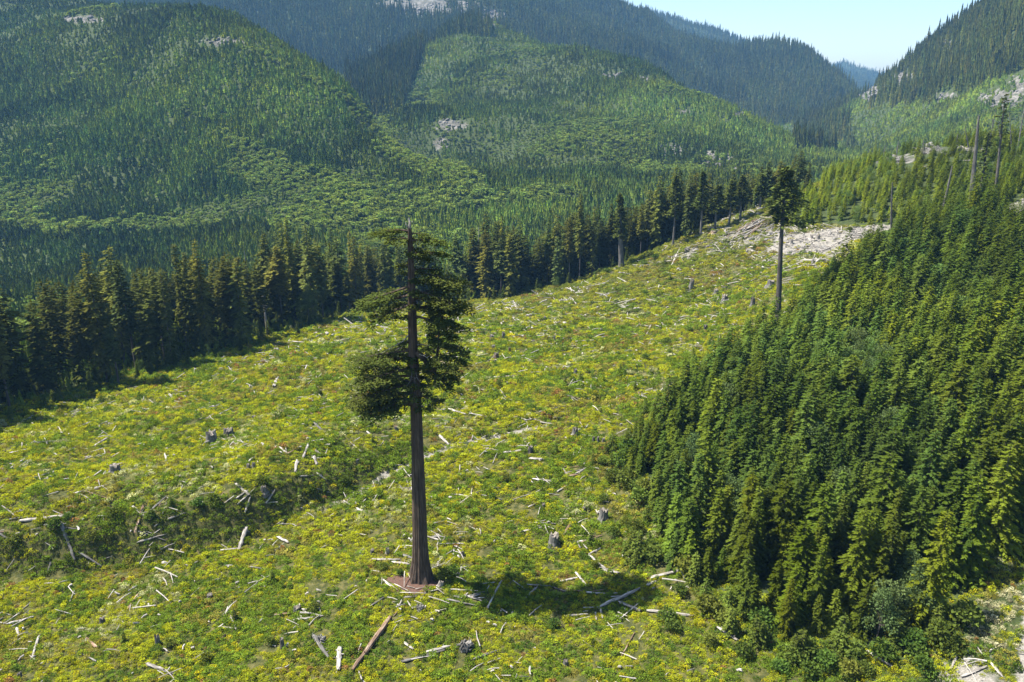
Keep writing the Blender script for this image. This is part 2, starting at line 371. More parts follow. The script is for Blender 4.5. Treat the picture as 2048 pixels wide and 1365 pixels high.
def leafball(seed, lobes, nleaf, size, mN, up=.25):
    """lobes: (x, y, z, rx, rz); leaves spread in each lobe's shell"""
    r = random.Random(seed); cr = MB(); tot = sum(l[3]**2 for l in lobes)
    for (x, y, z, rx, rz) in lobes:
        for _ in range(max(6, int(nleaf*rx*rx/tot))):
            v = Vector((r.gauss(0, 1), r.gauss(0, 1), r.gauss(0, 1)+up)).normalized(); q = r.uniform(.62, 1.05)
            p = Vector((x+v.x*rx*q, y+v.y*rx*q, z+v.z*rz*q))
            d = (v+Vector((r.uniform(-1, 1), r.uniform(-1, 1), r.uniform(-.8, .5)))).normalized()
            sd = d.cross(Vector((r.uniform(-1, 1), r.uniform(-1, 1), r.uniform(-1, 1)))).normalized()
            cr.kite(p-d*size*.5, d, sd, size*r.uniform(.7, 1.3), size*r.uniform(.6, .9))
    return cr
def lobes_for(seed, n, rad, h, lr):
    r = random.Random(seed); out = []
    for i in range(n):
        a = r.uniform(0, 6.28); q = rad*math.sqrt(r.random()); t = r.random()
        out.append((math.cos(a)*q*(1-.5*t), math.sin(a)*q*(1-.5*t), h*(.35+.6*t), lr*r.uniform(.7, 1.2), lr*r.uniform(.6, 1.0)))
    return out

# ------------------------------------------------------------------ scatter with geometry nodes (only for uncountable growth)
def scatter(name, pts, rotz, scl_, idx, tint, protos, label, tilt=None, kind='stuff', cat=None):
    n_ = len(pts); me = bpy.data.meshes.new(name); me.vertices.add(n_); me.vertices.foreach_set('co', np.asarray(pts, np.float32).ravel())
    def attr(nm, ty, key, arr): a = me.attributes.new(nm, ty, 'POINT'); a.data.foreach_set(key, np.asarray(arr).ravel())
    rot = np.zeros((n_, 3), np.float32); rot[:,2] = rotz
    if tilt is not None: rot[:,:2] = tilt
    attr('rot', 'FLOAT_VECTOR', 'vector', rot)
    s3 = np.asarray(scl_, np.float32); s3 = np.repeat(s3[:,None], 3, 1) if s3.ndim == 1 else s3
    attr('scl', 'FLOAT_VECTOR', 'vector', s3)
    attr('idx', 'INT', 'value', np.asarray(idx, np.int32))
    attr('tint', 'FLOAT_COLOR', 'color', np.c_[np.asarray(tint, np.float32), np.ones(n_, np.float32)])
    o = link(name, me); tag(o, label, cat, None, kind)
    c = bpy.data.collections.new(name+'_sources')
    for i, p in enumerate(protos):
        q = bpy.data.objects.new('%s_source_%02d' % (name, i), p); c.objects.link(q)
    ng = bpy.data.node_groups.new(name, 'GeometryNodeTree')
    ng.interface.new_socket('Geometry', in_out='INPUT', socket_type='NodeSocketGeometry')
    ng.interface.new_socket('Geometry', in_out='OUTPUT', socket_type='NodeSocketGeometry')
    N, Lk = ng.nodes, ng.links
    gi = N.new('NodeGroupInput'); go = N.new('NodeGroupOutput'); ip = N.new('GeometryNodeInstanceOnPoints'); ci = N.new('GeometryNodeCollectionInfo')
    ci.inputs['Collection'].default_value = c; ci.inputs['Separate Children'].default_value = True; ci.inputs['Reset Children'].default_value = True
    def na(nm, ty): a = N.new('GeometryNodeInputNamedAttribute'); a.data_type = ty; a.inputs['Name'].default_value = nm; return a.outputs['Attribute']
    Lk.new(gi.outputs[0], ip.inputs['Points']); Lk.new(ci.outputs[0], ip.inputs['Instance']); ip.inputs['Pick Instance'].default_value = True
    Lk.new(na('idx', 'INT'), ip.inputs['Instance Index'])
    e2r = N.new('FunctionNodeEulerToRotation'); Lk.new(na('rot', 'FLOAT_VECTOR'), e2r.inputs[0]); Lk.new(e2r.outputs[0], ip.inputs['Rotation'])
    Lk.new(na('scl', 'FLOAT_VECTOR'), ip.inputs['Scale']); Lk.new(ip.outputs[0], go.inputs[0])
    md = o.modifiers.new('scatter', 'NODES'); md.node_group = ng
    return o
def visible(x, y, top, slack=0):
    """True where a thing of height top at (x, y) is not wholly behind the terrain"""
    z = hgt(x, y)+top; ok = np.ones(x.shape, bool)
    for t in np.concatenate([np.linspace(.05, .5, 10), np.linspace(.53, .985, 26)]):
        zz = CAM_H+(z-CAM_H)*t; ok &= hgt(x*t, y*t) < zz+slack+y*.004
    return ok
def inframe(x, y, z, m=.06, top=0):
    px, py, d = project(x, y, z); px2, py2, _ = project(x, y, z+top)
    return (px > -2048*m) & (px < 2048*(1+m)) & (py2 < 1365*(1+m)) & (py > -1365*m)

# ------------------------------------------------------------------ ground sheet
def zones(x, y):
    c = inpoly(CLEAR, x, y)
    dP, _ = dline(PATH, x, y); dR, _ = dline(ROAD, x, y)
    g = np.zeros(x.shape)
    nz = fbm(x/7, y/7, 77, 3)
    g = np.maximum(g, (1-sstep(.8, 2.4, dP))*(.62+.7*(nz-.4))*(.32+.68*sstep(-44, -36, x)*(1-sstep(2, 20, x)))*(y < 330))
    g = np.maximum(g, (1-sstep(2.6, 4.5, dR))*.9)
    g = np.maximum(g, inpoly(GREY1, x, y)*.85)
    g = np.maximum(g, inpoly(SLASH, x, y)*(.45+.6*(nz-.5)))
    g = np.maximum(g, inpoly(RUB, x, y)*(.55+1.0*(nz-.5)))
    return c, g
def blob(px, py, Y, rx, ry):
    def f(x, y):
        qx, qy, _ = project(x, y, hgt(x, y)); return np.exp(-(((qx-px)/rx)**2+((qy-py)/ry)**2))*(np.abs(y-Y) < Y*.3)
    return f
ROCKS = [blob(850,8,2600,130,16), blob(985,35,2200,34,18), blob(900,250,1200,36,12), blob(880,287,1100,18,14), blob(1345,300,1050,28,14), blob(1430,318,1030,44,16), blob(1455,345,950,18,16),
         blob(1225,152,1500,22,7), blob(1290,158,1500,14,6), blob(1370,225,1300,22,6), blob(870,22,2500,80,12), blob(1740,185,2150,45,22), blob(1800,155,2000,30,18), blob(1890,90,1800,14,12),
         blob(2000,200,1150,50,22), blob(1890,195,1350,40,8), blob(2045,170,1150,30,20), blob(1480,230,1350,14,7), blob(160,40,1450,60,8), blob(450,85,1300,50,10), blob(1850,300,450,60,10), blob(1790,320,455,50,9), blob(1930,300,450,40,8), blob(2040,5,1500,20,8)]
def rockmask(x, y):
    r = np.zeros(x.shape)
    for f in ROCKS: r = np.maximum(r, f(x, y))
    return r
X_, Y_ = GX.ravel(), GY.ravel()
me_i = np.arange(NA*NB).reshape(NB, NA)
quads = np.stack([me_i[:-1,:-1], me_i[:-1,1:], me_i[1:,1:], me_i[1:,:-1]], -1).reshape(-1, 4)
terr = mk_mesh('terrain', np.c_[X_, Y_, Z.ravel()], quads, terrain_mat(), None, True)
cz, gz = zones(X_, Y_); rk = rockmask(X_, Y_)
za = terr.attributes.new('zone', 'FLOAT_COLOR', 'POINT')
za.data.foreach_set('color', np.c_[cz*1.0, np.clip(gz, 0, 1), np.clip(rk, 0, 1), np.ones(len(X_))].astype(np.float32).ravel())
tag(link('terrain', terr), 'valley floor, hillsides and mountains under the forest', None, None, 'structure')

# ------------------------------------------------------------------ far forests
def far_conifer(seed, H, Rad, layers, nseg, m):
    r = random.Random(seed); cr = MB(); z = H*.08
    for i in range(layers):
        t = i/layers; ro = Rad*(1-t)**.9*r.uniform(.85, 1.15); z0 = H*(.06+.94*t); hh = H/layers*1.5
        b = len(cr.V); cr.V.append(Vector((0, 0, min(H, z0+hh))))
        for k in range(nseg*2):
            a = math.pi*k/nseg+i; q = ro*(r.uniform(.9, 1.2) if k % 2 else r.uniform(.45, .65))
            cr.V.append(Vector((math.cos(a)*q, math.sin(a)*q, z0-r.uniform(0, hh*.25))))
        for k in range(nseg*2): cr.F.append((b, b+1+k, b+1+(k+1) % (nseg*2))); cr.M.append(0)
    return cr.mesh('far_conifer', m)
def far_round(seed, rad, h, m, n_=110):
    return leafball(seed, lobes_for(seed, 6, rad*.55, h, rad*.55), n_, rad*.42, m).mesh('far_broadleaf', m)
PF = [far_conifer(1, 12, 2.9, 6, 6, M_IYOUNG), far_conifer(2, 10.5, 3.2, 5, 6, M_IYOUNG), far_conifer(3, 14, 2.8, 7, 5, M_IYOUNG), far_conifer(4, 8.5, 3.1, 4, 6, M_IYOUNG),
      far_round(5, 3.6, 8.5, M_IALDER), far_round(6, 4.2, 9.5, M_IALDER), far_round(7, 3.0, 6.5, M_IALDER)]
PM = [far_conifer(11, 36, 4.2, 8, 5, M_IYOUNG), far_conifer(12, 42, 4.4, 9, 5, M_IYOUNG), far_conifer(13, 30, 4.0, 7, 5, M_IYOUNG)]
def polar_pts(y0, y1, sp_fn, width=.80):
    """jittered cover of the valley, spacing growing with distance"""
    xs, ys = [], []; y = y0
    while y < y1:
        s = sp_fn(y); n_ = int(2*width*y/s); k = (np.arange(n_)+rng.random(n_))*s-width*y
        xs.append(k); ys.append(y+rng.random(n_)*s); y += s
    return np.concatenate(xs), np.concatenate(ys)
def in_right_hill(x, y): return inpoly(YOUNG, x, y)
# stand types by where they lie in the valley
def mature_far(x, y):
    px, py, _ = project(x, y, hgt(x, y)+10)
    lo = (y > 2000) & (px < 1760)
    sil = np.interp(px, [700, 840, 870, 985], [215, 95, 60, 48])
    lo2 = (y > 1350) & (px < 860) & (px > 690) & (px < 860-(py-60)*.35) & (py < 235)
    nb = 18*(fbm(x/70, y/70, 66, 3)-.5)*2
    bb = np.interp(px, [1700, 1760, 1850, 1950, 2048], [195, 205, 200, 172, 128])
    hi = (px > 1735) & (y > 1000) & (py+nb < bb)
    nb = 18*(fbm(x/70, y/70, 66, 3)-.5)*2
    sad = (px+nb > 1590) & (px+nb < 1700) & (py > 222) & (py+nb < 282) & (y > 1200)
    strip = (px > 840) & (px < 985) & (y > 1850)
    return (lo & ~((px > 1560) & (py > 240) & (y < 2100))) | lo2 | hi | sad | strip
x, y = polar_pts(190, 2450, lambda y: 4.0+max(0, y-700)*.0018)
z = hgt(x, y); keep = inframe(x, y, z, .15, 15)
x, y, z = x[keep], y[keep], z[keep]
dE, sE = dline(EDGE, x, y)
keep = ~inpoly(YOUNG, x, y) & ~inpoly(CLEAR, x, y) & ((dE > 9) | (x > 190)) & ~((x > 120) & (y < 560)) & ((y > 470) | ((sE > 0) & (dE > 6) & (x < 60)))
x, y, z = x[keep], y[keep], z[keep]
keep = visible(x, y, 12) & ~mature_far(x, y); x, y, z = x[keep], y[keep], z[keep]
rk = rockmask(x, y); keep = rng.random(len(x)) > (rk+.9*(fbm(x/18, y/18, 63, 2)-.5))*1.0; x, y, z = x[keep], y[keep], z[keep]
px_, py_, _ = project(x, y, z)
al = fbm(x/140, y/140, 41, 4)+.10*(fbm(x/35, y/35, 44, 2)-.5)
# broadleaf belts: valley bottom streams and the gully between the two hills
def belt(pts, wpx):
    D_, _ = dline(np.array(pts, float), px_, py_); return np.exp(-(D_/wpx)**2)
bl = np.maximum.reduce([belt([(480,345),(600,370),(700,395),(760,410)], 22), belt([(0,425),(100,470),(330,455),(430,440)], 18), belt([(560,440),(700,440),(900,410),(1150,400)], 22),
                        belt([(720,225),(780,290),(860,330),(960,380)], 26), belt([(370,230),(470,290),(560,330)], 18), belt([(880,270),(1000,300),(1080,290)], 16), belt([(500,100),(720,215)], 8),
                        belt([(1040,265),(1130,255),(1290,245)], 10)])
isal = (al+bl*.40+.04*rng.standard_normal(len(x))) > .705
idx = np.where(isal, rng.integers(4, 7, len(x)), rng.integers(0, 4, len(x)))
big = fbm(x/260, y/260, 51, 3); sml = fbm(x/30, y/30, 53, 2)
val = .98+1.5*(big-.5)+.9*(sml-.5)+.24*rng.standard_normal(len(x)); val = np.clip(val, .4, 2.0)
yel = np.clip(.5+.25*sstep(40, 160, z)*(x < -100)+1.6*(fbm(x/120, y/120, 57, 3)-.5)+.2*rng.standard_normal(len(x)), 0, 1)
tint = np.c_[val*(.82+.52*yel), val*(1.02+.26*yel), val*(1.15-.45*yel)]
tint[isal] = np.c_[.9+.3*yel, .9+.2*yel, .8-.1*yel][isal]*np.clip(.98+.16*rng.standard_normal(len(x)), .5, 1.4)[isal][:,None]
sc = np.clip(.85+.5*(fbm(x/80, y/80, 61, 2)-.5)*2+.14*rng.standard_normal(len(x)), .45, 1.5)*np.where(rk[keep] > .15, .6, 1) if False else np.clip(.85+(fbm(x/80, y/80, 61, 2)-.5)+.16*rng.standard_normal(len(x)), .45, 1.4)
dE, _ = dline(EDGE, x, y); sc = sc*np.where((dE < 45) & (x < 190), .5, 1.08); s3 = np.c_[sc*1.08, sc*1.08, sc*(.58+.36*rng.random(len(x)))]
print('far young', len(x))
scatter('young_forest', np.c_[x, y, z-.4], rng.random(len(x))*6.28, s3, idx, tint, PF, 'regrown young forest with pale alder belts covering the hillsides across the valley')

x, y = polar_pts(1050, 6600, lambda y: 6.2+max(0, y-1500)*.0026)
z = hgt(x, y); keep = inframe(x, y, z, .12, 40); x, y, z = x[keep], y[keep], z[keep]
keep = mature_far(x, y) | (y > 2450); x, y, z = x[keep], y[keep], z[keep]
keep = visible(x, y, 32); x, y, z = x[keep], y[keep], z[keep]
rk = rockmask(x, y); keep = rng.random(len(x)) > (rk+.9*(fbm(x/30, y/30, 63, 2)-.5))*1.1; x, y, z = x[keep], y[keep], z[keep]
val = np.clip(.80+.8*(fbm(x/150, y/150, 71, 3)-.5)+.15*rng.standard_normal(len(x)), .3, 1.2); yel = rng.random(len(x))
tint = np.c_[val*(.8+.4*yel), val*(.85+.1*yel), val*(1.05-.2*yel)]
sc = np.clip(.82+.17*rng.standard_normal(len(x)), .45, 1.3)*np.where((y > 2400) | (x < 0), 1, .85)
print('far mature', len(x))
scatter('mountain_forest', np.c_[x, y, z-1], rng.random(len(x))*6.28, np.c_[sc*1.15, sc*1.15, sc], rng.integers(0, 3, len(x)), tint, PM, 'dark old forest of tall narrow conifers covering the blue mountains')

# ------------------------------------------------------------------ young plantation on the right slope
YP = []
for k in range(7):
    H = [15, 17, 13, 16, 14, 18, 12][k]
    YP.append((H, conifer(100+k, H, [3.1, 3.0, 3.2, 2.7, 3.4, 2.9, 3.0][k], 140, .03, .70, .38, .32, .8, None, M_YOUNG, M_TRUNK, 25)))
YPI = []
for k in range(5):
    t_, c_ = conifer(130+k, [15, 17, 13, 16, 14][k], [3.1, 3.0, 3.3, 2.8, 3.4][k], 120, .03, .88, .38, .32, .8, None, M_IYOUNG, M_TRUNK, 19)
    YPI.append(c_)
def alder(seed, H, rad, m, nl=2600, leaf=.30):
    r = random.Random(seed); lb = []
    tr = MB(); tr.tube([(0, 0, 0), (r.uniform(-.3, .3), r.uniform(-.3, .3), H*.5), (0, 0, H*.9)], [H*.013, H*.009, .02], 6)
    for i in range(16):
        a = r.uniform(0, 6.28); t = r.uniform(.15, 1); q = rad*(.75*math.sin(math.pi*min(.93, t*.8+.2))**.7)*r.uniform(.4, 1)
        lb.append((math.cos(a)*q, math.sin(a)*q, H*t*.92, rad*.36*r.uniform(.7, 1.2), rad*.36*r.uniform(.7, 1.3)))
        tr.tube([(0, 0, H*t*.6), (math.cos(a)*q*.8, math.sin(a)*q*.8, H*t*.88)], [.05, .02], 3, 0, False)
    return tr.mesh('trunk', M_TRUNK), leafball(seed, lb, nl, leaf, m).mesh('crown', m)
M_ALD = foliage('broadleaf_leaves', (.095,.135,.045), .3, False, .3)
AL = [(9, alder(201, 9, 3.4, M_ALD)), (11, alder(202, 11, 3.8, M_ALD)), (7, alder(203, 7, 3.0, M_ALD, 2000))]
ALI = [alder(211, 9, 3.6, M_IALDER, 1700, .36)[1], alder(212, 10, 4.0, M_IALDER, 1700, .38)[1]]

cells = []
sp = 3.55
xx, yy = np.meshgrid(np.arange(15, 345, sp), np.arange(80, 575, sp))
x = (xx+(rng.random(xx.shape)-.5)*sp*.9).ravel(); y = (yy+(rng.random(yy.shape)-.5)*sp*.9).ravel()
dR, _ = dline(ROAD, x, y)
k_ = inpoly(YOUNG, x, y) & (dR > 6.0); x, y, dR = x[k_], y[k_], dR[k_]
z = hgt(x, y); k_ = inframe(x, y, z, .15, 14); x, y, z, dR = x[k_], y[k_], z[k_], dR[k_]
k_ = visible(x, y, 12, 4); x, y, z, dR = x[k_], y[k_], z[k_], dR[k_]
rk = rockmask(x, y); k_ = rng.random(len(x)) > rk*1.1; x, y, z = x[k_], y[k_], z[k_]
px_, py_, dd = project(x, y, z)
# the far upper slope carries a shorter, yellower and more open stand
upper = sstep(300, 345, y)*1.0
bandp = ((px_ < 1800) & (y > 340))*1.0
k_ = rng.random(len(x)) > upper*.25+.05+.25*(fbm(x/9, y/9, 87, 2) > .66); x, y, z, px_, py_, dd, upper, bandp = [q[k_] for q in (x, y, z, px_, py_, dd, upper, bandp)]
hs_ = (13.5+4*(fbm(x/40, y/40, 81, 2)-.5)*2+3.0*rng.standard_normal(len(x)))*(1-.42*upper)
eb, _ = dline(np.vstack([CLEAR[22:]]), x, y); hs_ *= .55+.45*sstep(0, 14, eb); hs_ = np.clip(hs_, 3, 20)
yel = np.clip(.50+1.5*(fbm(x/25, y/25, 83, 3)-.5)+.22*rng.standard_normal(len(x))+.35*upper+.3*bandp, 0, 1.0)
val = np.clip(.80+.7*(fbm(x/45, y/45, 85, 2)-.5)+.15*rng.standard_normal(len(x))+.25*upper+.25*bandp, .4, 1.35)
tint = np.c_[val*(.80+.60*yel), val*(1.0+.36*yel), val*(1.1-.5*yel)]
ap, aq = ground_px(1700, 735); ax2, ay2 = ground_px(1640, 620)
isal = (np.hypot(px_-1700, (py_-790)*1.1) < 75) & (rng.random(len(x)) < .75) | (rng.random(len(x)) < .045) | ((np.hypot(px_-1790, py_-1240) < 60) & (rng.random(len(x)) < .6))
size = hs_/dd
order = np.argsort(-size)
order = order[inframe(x[order], y[order], z[order], 0, 10)]
indiv = np.zeros(len(x), bool); indiv[order[:295]] = True
print('young', len(x), 'single', indiv.sum())
TREES = []    # labelled later
def put_tree(name, meshes, loc, sc_, rz, tint_, tilt=(0, 0)):
    o = link(name, None, None, loc, (tilt[0], tilt[1], rz), sc_)
    a = link('trunk', meshes[0], o); b = link('crown', meshes[1], o); b.color = (*tint_, 1)
    return o
fi = np.where(indiv)[0]
for i in fi:
    if isal[i]:
        H, ms = AL[i % 3]; s = min(1.2, hs_[i]*.8/H); o = put_tree('broadleaf_tree', ms, (x[i], y[i], z[i]-.2), (s, s, s), rng.random()*6.28, (1, 1, 1))
    else:
        H, ms = YP[i % 7]; s = hs_[i]/H; sw = s*rng.uniform(.9, 1.3); o = put_tree('young_conifer', ms, (x[i], y[i], z[i]-.3), (sw, sw, s), rng.random()*6.28, tint[i])
    TREES.append((o, float(x[i]), float(y[i]), float(z[i]), float(hs_[i]), 'alder' if isal[i] else 'young', tint[i].copy()))
r_ = ~indiv; m_ = r_.sum(); print('rest', m_)
sc = hs_[r_]/15.0; idx = np.where(isal[r_], 5+rng.integers(0, 2, m_), rng.integers(0, 5, m_))
tt = tint[r_].copy(); tt[isal[r_]] = (.9, .95, .9); sc = np.where(isal[r_], np.minimum(sc*1.3, 1.25), sc)
scatter('plantation_thicket', np.c_[x[r_], y[r_], z[r_]-.3], rng.random(m_)*6.28, np.c_[sc*1.1, sc*1.1, sc], idx, tt, YPI+ALI, 'rest of the dense young conifer plantation covering the right slope')

# ------------------------------------------------------------------ mature trees on the forest edge
MP = []
for k in range(8):
    MP.append((42, conifer(300+k, 42, [3.3, 2.9, 3.6, 3.1, 2.7, 3.4, 3.0, 2.8][k], 150, [.10, .28, .15, .36, .22, .05, .45, .3][k], 1.45, .38, .45, .5, .42, M_MATURE, M_TRUNK, 16, .10, 0, .25)))
top_x = [-300, 0, 60, 110, 150, 240, 330, 420, 470, 520, 590, 640, 700, 760, 900, 950, 1030, 1090, 1160, 1200, 1240, 1290, 1330, 1400, 1440, 1500, 1570, 1640]
top_y = [540, 535, 505, 530, 525, 500, 515, 485, 480, 500, 450, 465, 462, 470, 455, 440, 430, 440, 393, 410, 395, 385, 350, 350, 355, 360, 345, 360]
seglen = np.r_[0, np.cumsum(np.hypot(*np.diff(EDGE, axis=0).T))]
cnt = 0; placed = []
tries = 0
while cnt < 290 and tries < 6000:
    tries += 1
    u = rng.random()*seglen[-1]; j = min(np.searchsorted(seglen, u)-1, len(EDGE)-2); j = max(j, 0)
    t = (u-seglen[j])/(seglen[j+1]-seglen[j]); p = EDGE[j]*(1-t)+EDGE[j+1]*t
    d = EDGE[j+1]-EDGE[j]; d = d/np.hypot(*d); nrm = np.array([-d[1], d[0]])
    left = p[0] < 0
    dep = rng.random()**1.25*(34 if left else 24)+1.0
    q = p+nrm*dep
    gx, gy, gd = project(q[0], q[1], hgt(q[0], q[1]))
    if not (-70 < gx < 1620): continue
    mind = 3.7
    if p[0] < -75 and rng.random() < .45: continue
    if any(abs(q[0]-a) < mind and abs(q[1]-b) < mind for a, b in placed): continue
    ty = np.interp(gx, top_x, top_y)+abs(rng.normal(0, 44))-20
    zt = CAM_H-q[1]*px_tan(ty); zb = float(hgt(q[0], q[1])); H = zt-zb
    if dep < 10: H *= rng.uniform(.75, 1)
    if H > 56: H = 56*rng.uniform(.85, 1)
    if H < 14: H = rng.uniform(16, 24)
    placed.append(tuple(q)); k = int(rng.integers(0, 8)); Hh, ms = MP[k]; s = H/Hh; sw = rng.uniform(.7, 1.1)*(.5+.5*s)*(1.1 if left else .92)
    v = rng.uniform(.65, 1.15); yv = rng.random(); tn = (v*(.8+.5*yv), v*(.9+.15*yv), v*(1.05-.35*yv))
    o = put_tree('mature_conifer', ms, (q[0], q[1], zb-.5), (sw, sw, s), rng.random()*6.28, tn)
    TREES.append((o, float(q[0]), float(q[1]), zb, H, 'mature', np.array(tn), dep)); cnt += 1

# the rest of the stand, behind the trees one can tell apart
MPI = [conifer(340+k, 42, 3.2, 90, [.2, .35, .1][k], 2.0, .33, .42, .55, .42, M_IYOUNG, M_TRUNK, 9, .1, 0, .25)[1] for k in range(3)]
qx = []; qz = []
for _ in range(1500):
    u = rng.random()*seglen[-1]; j = max(0, min(np.searchsorted(seglen, u)-1, len(EDGE)-2)); t = (u-seglen[j])/(seglen[j+1]-seglen[j]); p = EDGE[j]*(1-t)+EDGE[j+1]*t
    d = EDGE[j+1]-EDGE[j]; d = d/np.hypot(*d); nrm = np.array([-d[1], d[0]]); left = p[0] < -5
    q = p+nrm*rng.uniform(8, 85 if left else 45)
    gx, gy, gd = project(q[0], q[1], hgt(q[0], q[1]))
    if q[1] < 120 or (p[0] < -75 and rng.random() < .35) or not (-420 < gx < 1560): continue
    zb = float(hgt(q[0], q[1])); zt = CAM_H-q[1]*px_tan(np.interp(gx, top_x, top_y)+18+abs(rng.normal(0, 34))); H = min(56, max(18, zt-zb))
    qx.append((q[0], q[1], zb-.5)); qz.append(H/42)
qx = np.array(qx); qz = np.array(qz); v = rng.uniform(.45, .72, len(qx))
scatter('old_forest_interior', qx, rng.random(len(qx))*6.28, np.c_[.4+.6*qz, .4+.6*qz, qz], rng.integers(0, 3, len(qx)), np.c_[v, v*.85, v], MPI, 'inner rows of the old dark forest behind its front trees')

# undergrowth along the forest edge
bush_meshes = [leafball(400+k, lobes_for(400+k, 7, .8, 1.5, .6), 420, .26, M_BUSH).mesh('foliage', M_BUSH) for k in range(4)]
small_fir = [conifer(420+k, 4.0, 1.35, 60, .04, .5, .3, .3, .8, .05, M_YOUNG, M_TRUNK, 10) for k in range(3)]
THINGS = []
ub = []
for k in range(1000):
    u = rng.random()*seglen[-1]; j = max(0, min(np.searchsorted(seglen, u)-1, len(EDGE)-2)); t = (u-seglen[j])/(seglen[j+1]-seglen[j]); p = EDGE[j]*(1-t)+EDGE[j+1]*t
    d = EDGE[j+1]-EDGE[j]; d = d/np.hypot(*d); q = p+np.array([-d[1], d[0]])*(rng.uniform(-2.5, 30)); ub.append(q)
ub = np.array(ub); v = .5+.3*rng.random(len(ub))
scatter('forest_edge_undergrowth', np.c_[ub, hgt(ub[:,0], ub[:,1])-.2], rng.random(len(ub))*6.28, .25+.3*rng.random(len(ub)), rng.integers(0, 7, len(ub)), np.c_[v, v, v], YPI+ALI, 'low dark undergrowth and saplings along the foot of the old forest')

# ------------------------------------------------------------------ ground cover of the clearing
def clump(seed, rad, h, nl, leaf):
    r = random.Random(seed); cr = MB()
    for _ in range(nl):
        a = r.uniform(0, 6.28); q = rad*math.sqrt(r.random()); zz = h*math.sqrt(max(0, 1-(q/rad)**2))*r.uniform(.55, 1.1)
        p = Vector((math.cos(a)*q, math.sin(a)*q, zz)); d = Vector((math.cos(a)*q/rad+r.uniform(-.8, .8), math.sin(a)*q/rad+r.uniform(-.8, .8), r.uniform(-.1, .8))).normalized()
        sd = d.cross(Vector((r.uniform(-.6, .6), r.uniform(-.6, .6), 1))).normalized()
        cr.kite(p-d*leaf*.4, d, sd, leaf*r.uniform(.7, 1.4), leaf*r.uniform(.5, .9))
    return cr.mesh('clump', M_IGROUND)
def tuft(seed, rad, h, nl):
    r = random.Random(seed); cr = MB()
    for _ in range(nl):
        a = r.uniform(0, 6.28); q = rad*math.sqrt(r.random()); p = Vector((math.cos(a)*q, math.sin(a)*q, 0))
        d = Vector((r.uniform(-.5, .5), r.uniform(-.5, .5), 1)).normalized(); cr.kite(p, d, Vector((math.cos(a+1), math.sin(a+1), 0)), h*r.uniform(.6, 1.2), .07)
    return cr.mesh('tuft', M_IGROUND)
GC = [clump(500, .75, .55, 85, .24), clump(501, .9, .7, 95, .27), clump(502, .6, .9, 75, .24), clump(503, 1.0, .45, 95, .22), clump(504, .5, .4, 55, .2), tuft(505, .5, .7, 45)]
def grow(y0, y1, s, wd=.88):
    n_x = int(2*wd*y1/s); xs = (np.arange(n_x)+.5)*s-wd*y1; ys = np.arange(y0, y1, s); a, b = np.meshgrid(xs, ys)
    a = (a+(rng.random(a.shape)-.5)*s).ravel(); b = (b+(rng.random(b.shape)-.5)*s).ravel(); m = np.abs(a) < wd*b+8
    return a[m], b[m], np.full(m.sum(), s)
parts = [grow(82, 135, .62), grow(135, 200, .78), grow(200, 290, 1.0), grow(290, 460, 1.4)]
x = np.concatenate([p[0] for p in parts]); y = np.concatenate([p[1] for p in parts]); ss = np.concatenate([p[2] for p in parts])
z = hgt(x, y); dE, sE = dline(EDGE, x, y)
YB = inpoly(YOUNG, x, y); dY, _ = dline(YOUNG[:17], x, y)
roadside = (x > 45) & (y < 135) & ~YB
ok = (inpoly(CLEAR, x, y) | roadside | (dY < 7) | ((dE < 15) & (y < 460)) | ((y < 130) & (x > 35) & ~YB)) & inframe(x, y, z, .17, 1)
x, y, z, ss = x[ok], y[ok], z[ok], ss[ok]
ok = visible(x, y, 1.2); x, y, z, ss = x[ok], y[ok], z[ok], ss[ok]
_, g = zones(x, y); base = ground_px(842, 1158)
dT = np.hypot((x-base[0]+1.0)/1.5, y-base[1]+1.5)
pat = fbm(x/9, y/9, 91, 4); pat2 = fbm(x/2.8, y/2.8, 93, 3); pale = fbm(x/14, y/14, 95, 4); brn = fbm(x/11, y/11, 97, 4)
gap = fbm(x/4, y/4, 99, 3)
keep = (rng.random(len(x)) > np.clip((g-.35)*2.2, 0, .95)) & (dT > 2.3+1.3*rng.random(len(x))) & (gap > .27)
x, y, z, ss, pat, pat2, pale, brn = [q[keep] for q in (x, y, z, ss, pat, pat2, pale, brn)]
_, S_ = dline(PATH, x, y); D_, _ = dline(PATH, x, y)
onbank = (S_ > 0) & (D_ < 9) & (x < -26) & (y < 200)
r1 = rng.random(len(x)); n_ = len(x)
cYEL = np.array((.285,.305,.014)); cLIM = np.array((.24,.275,.016)); cGRN = np.array((.125,.185,.018)); cOLV = np.array((.20,.185,.035)); cRED = np.array((.22,.12,.04)); cPAL = np.array((.38,.39,.19)); cDRK = np.array((.06,.10,.014))
wv = pat2+.35*(r1-.5); tint = np.zeros((n_, 3))
mixv = sstep(.44, .60, wv)[:,None]; tint[:] = cLIM*(1-mixv)+cYEL*mixv; mg = sstep(.46, .36, wv)[:,None]; tint = tint*(1-mg)+cGRN*mg; tint[wv < .30] = cDRK*1.2; tint[(wv > .56) & (r1 > .90)] = (.33,.30,.012)
g2 = (pat > .57) & (r1 < .7); tint[g2] = cGRN
pl = (pale > .64) & (rng.random(n_) < .3); tint[pl] = cPAL
br = (brn > .60) & (rng.random(n_) < .4); tint[br] = cOLV*1.1
rd = rng.random(n_) < .006+.05*((brn > .68)); tint[rd] = cRED
up_ = sstep(300, 390, y)[:,None]*.35; tint = tint*(1-up_)+up_*np.array((.17,.16,.05))
tint[onbank & (rng.random(n_) < .65)] = cGRN*.85
rs = inpoly(PALE, x, y); mk = rs & (rng.random(n_) < .6); tint[mk] = (.42,.40,.24)
tint *= np.clip(1+.2*rng.standard_normal(n_), .5, 1.5)[:,None]
